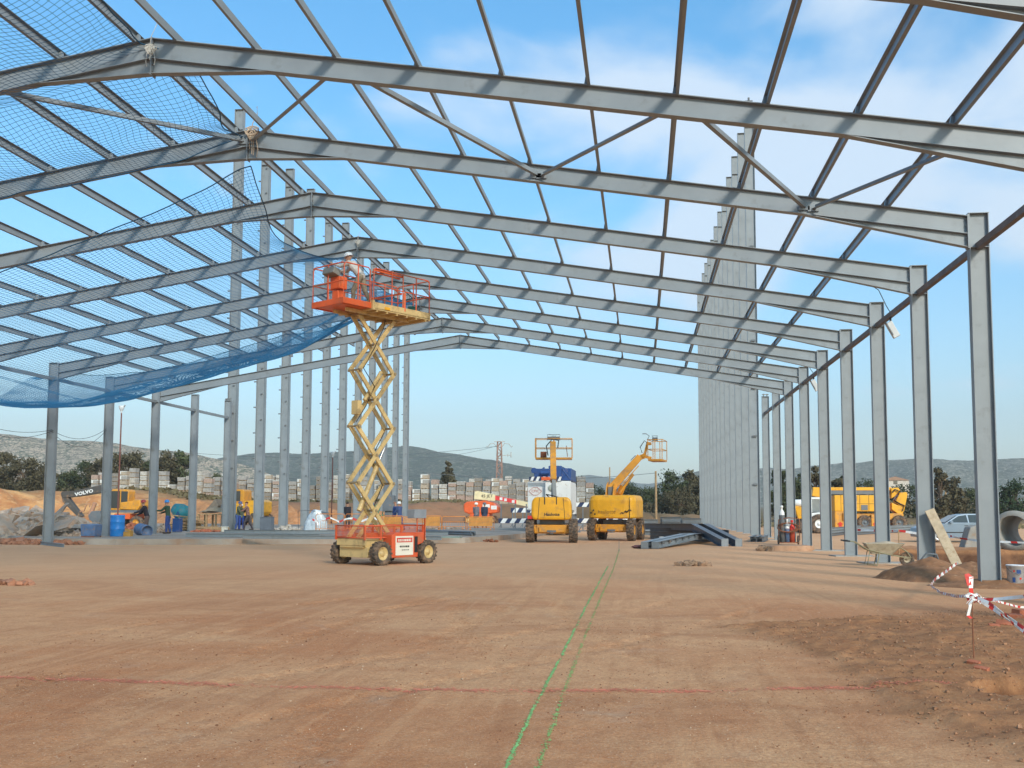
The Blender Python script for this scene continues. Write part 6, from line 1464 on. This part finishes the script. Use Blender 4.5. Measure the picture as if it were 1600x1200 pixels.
one_brick(1585,968,R(10),R(8),'flat red brick below the hanging tape at the right edge',.95); one_brick(1597,962,R(35),R(4),'large red brick standing at the right edge above the flat one',1.25)
one_brick(1553,981,R(0),R(20),'thin brick shard lying farthest left of the brick group at the right edge',.6)
one_brick(1522,1043,R(-40),R(15),'half buried brick at the foot of the rusty stake',.5); one_brick(1534,1054,R(-42),R(12),'dusty red brick just right of the stake foot, near the pit',.55)
# far stake and tape, car-side things
b=MB(); 
for px_,py_ in ((1405,866),(1474,850)): p=G(px_,py_); b.tube((p.x,p.y,0),(p.x,p.y,.9 if px_<1450 else .6),.02,6)
tag(b.build('wooden_stakes',wood),'thin wooden stakes holding the tape beyond the wheelbarrow','stakes')
b=MB(); ribbon(b,[at(1340,828,44),at(1392,830,42),at(1405,829,40.5),at(1436,834,40),at(1452,836,40)],.09,.2,alt=.4); tag(b.build('barrier_tape',[tape_r,tape_w]),'distant red and white tape strung left of the second right column','barrier tape'); b=MB(); ribbon(b,[at(1470,834,40),at(1500,841,38),at(1530,845,37),at(1600,848,36),at(1640,850,36)],.07,.2,alt=.35); tag(b.build('barrier_tape',[tape_r,tape_w]),'distant red and white tape strung past the concrete block to the pipes','barrier tape')
for k,(px0,px1,py,Y,lab) in enumerate(((1300,1345,834,63,'bundle of grey steel profiles lying behind the fourth right column'),(1340,1440,832,60,'long bundle of grey steel profiles lying in front of the silver car'))):
    a=G(px0,py+4); c=G(px1,py-2); t=thing('profile_bundle',lab,'profile bundle',(a.x,a.y,0),0,'grey profile bundles on the right')
    for r_ in range(3):
        for q_ in range(3): b=MB(); d=c-a; ibeam(b,Vector((0,q_*.22,.10+r_*.17)),Vector((d.x,d.y+q_*.22,.10+r_*.17)),.15,.14); b.build('steel_profile',steel if r_ else steel_d,t)
# concrete pipes and cone
def cpipe(loc,r,L_,rz,lab):
    t=thing('concrete_pipe',lab,'concrete pipe',loc,rz,'concrete pipes'); b=MB(); q=Matrix.Translation((0,0,r))@Matrix.Rotation(R(90),4,'X'); k=r*.80
    b.lathe([(k,0),(r*1.06,0),(r*1.06,-.25),(r,-.32),(r,-L_),(k,-L_),(k,-.12),(k*1.05,-.1),(k,0)],36,q); b.build('pipe_shell',conc,t); return t
cpipe((24.3,44.3,0),.78,2.4,R(-38),'large concrete pipe seen end on right of the nearest column'); cpipe((26.5,43.6,0),.78,2.4,R(-38),'second concrete pipe partly hidden behind the first at the right edge')
p=G(1521,857); b=MB(); b.prism([(-.50,0),(.50,0),(.36,.95),(.05,1.0),(-.22,.9)],-.4,.4,'y'); tag(b.build('concrete_block',conc,bevel=.04,loc=(p.x,p.y,0)),'tapered grey concrete block left of the nearest column, before the car','concrete block')
# site lamp hanging from the eave beam
def eave_box(px,py,Y,lab,s=1):
    p=at(px,py,Y); t=thing('hanging_floodlight',lab,'floodlight',(16.5,Y,7.22),0,'floodlights hung from the eave beam'); b=MB(); b.obox((.05,0,-.36*s),(.20*s,.14*s,.50*s),Matrix.Rotation(R(-28),3,'Y')); b.build('housing',mat('lamp_grey',(.55,.57,.58),.4),t,bevel=.02)
    b=MB(); b.obox((-.06*s,-.02,-.33*s),(.03,.16*s,.44*s),Matrix.Rotation(R(-28),3,'Y')); b.build('lens',steel_d,t)
    b=MB(); b.path([(0,0,.15),(-.15,-.2,.3),(-.45,-.6,.7),(-.6,-.75,.75)],.012,5); b.tube((0,0,-.15),(0,0,.02),.03,6); b.build('wire',black,t)
eave_box(1405,500,FY(3)+3.1,'pale floodlight hung from the brown eave beam between the second and third columns',1.0)
eave_box(1275,590,FY(6)+2.2,'small floodlight hung far back on the brown eave beam',1.0)
# houses far right
def house(px,py0,Y,w_,h,lab,c):
    p=at(px,790,Y); z=ground_h(p.x,Y); t=thing('house',lab,'house',(p.x,Y,at(px,py0,Y).z)); b=MB(); b.box(-w_/2,w_/2,-2.5,2.5,-6,h); b.build('wall',mat('house_wall',c,.8),t); b=MB(); b.prism([(-w_/2-.3,h),(w_/2+.3,h),(0,h+1.2)],-2.8,2.8,'y'); b.build('roof',mat('roof_tile',(.35,.20,.13),.8),t); b=MB(); b.box(-.6,.6,-2.53,-2.5,.4,1.6); b.build('window',glass,t)
house(1397,759,330,8,1.6,'pale house roof on the slope just right of the third right column',(.60,.52,.44)); house(1522,795,230,4.5,1.8,'small cream house between trees behind the car roof',(.66,.56,.42))
house(1500,792,300,6,1.2,'low pinkish building left of the small cream house',(.50,.40,.33))
house(6,762,190,2.6,2.6,'tiny pale hut among trees at the left edge',(.6,.55,.5))
# ================================================================ air
hz=MB(); hz.box(-3300,3300,-150,4700,-9,420); h=hz.build('haze',[]); tag(h,kind='stuff')
hm=bpy.data.materials.new('haze_air'); hm.use_nodes=True; n=hm.node_tree.nodes; l=hm.node_tree.links; n.remove(n['Principled BSDF']); v=n.new('ShaderNodeVolumePrincipled'); v.inputs['Color'].default_value=(.93,.96,1,1); v.inputs['Density'].default_value=.00022; v.inputs['Anisotropy'].default_value=0.0; l.new(v.outputs[0],n['Material Output'].inputs['Volume']); h.data.materials.append(hm)
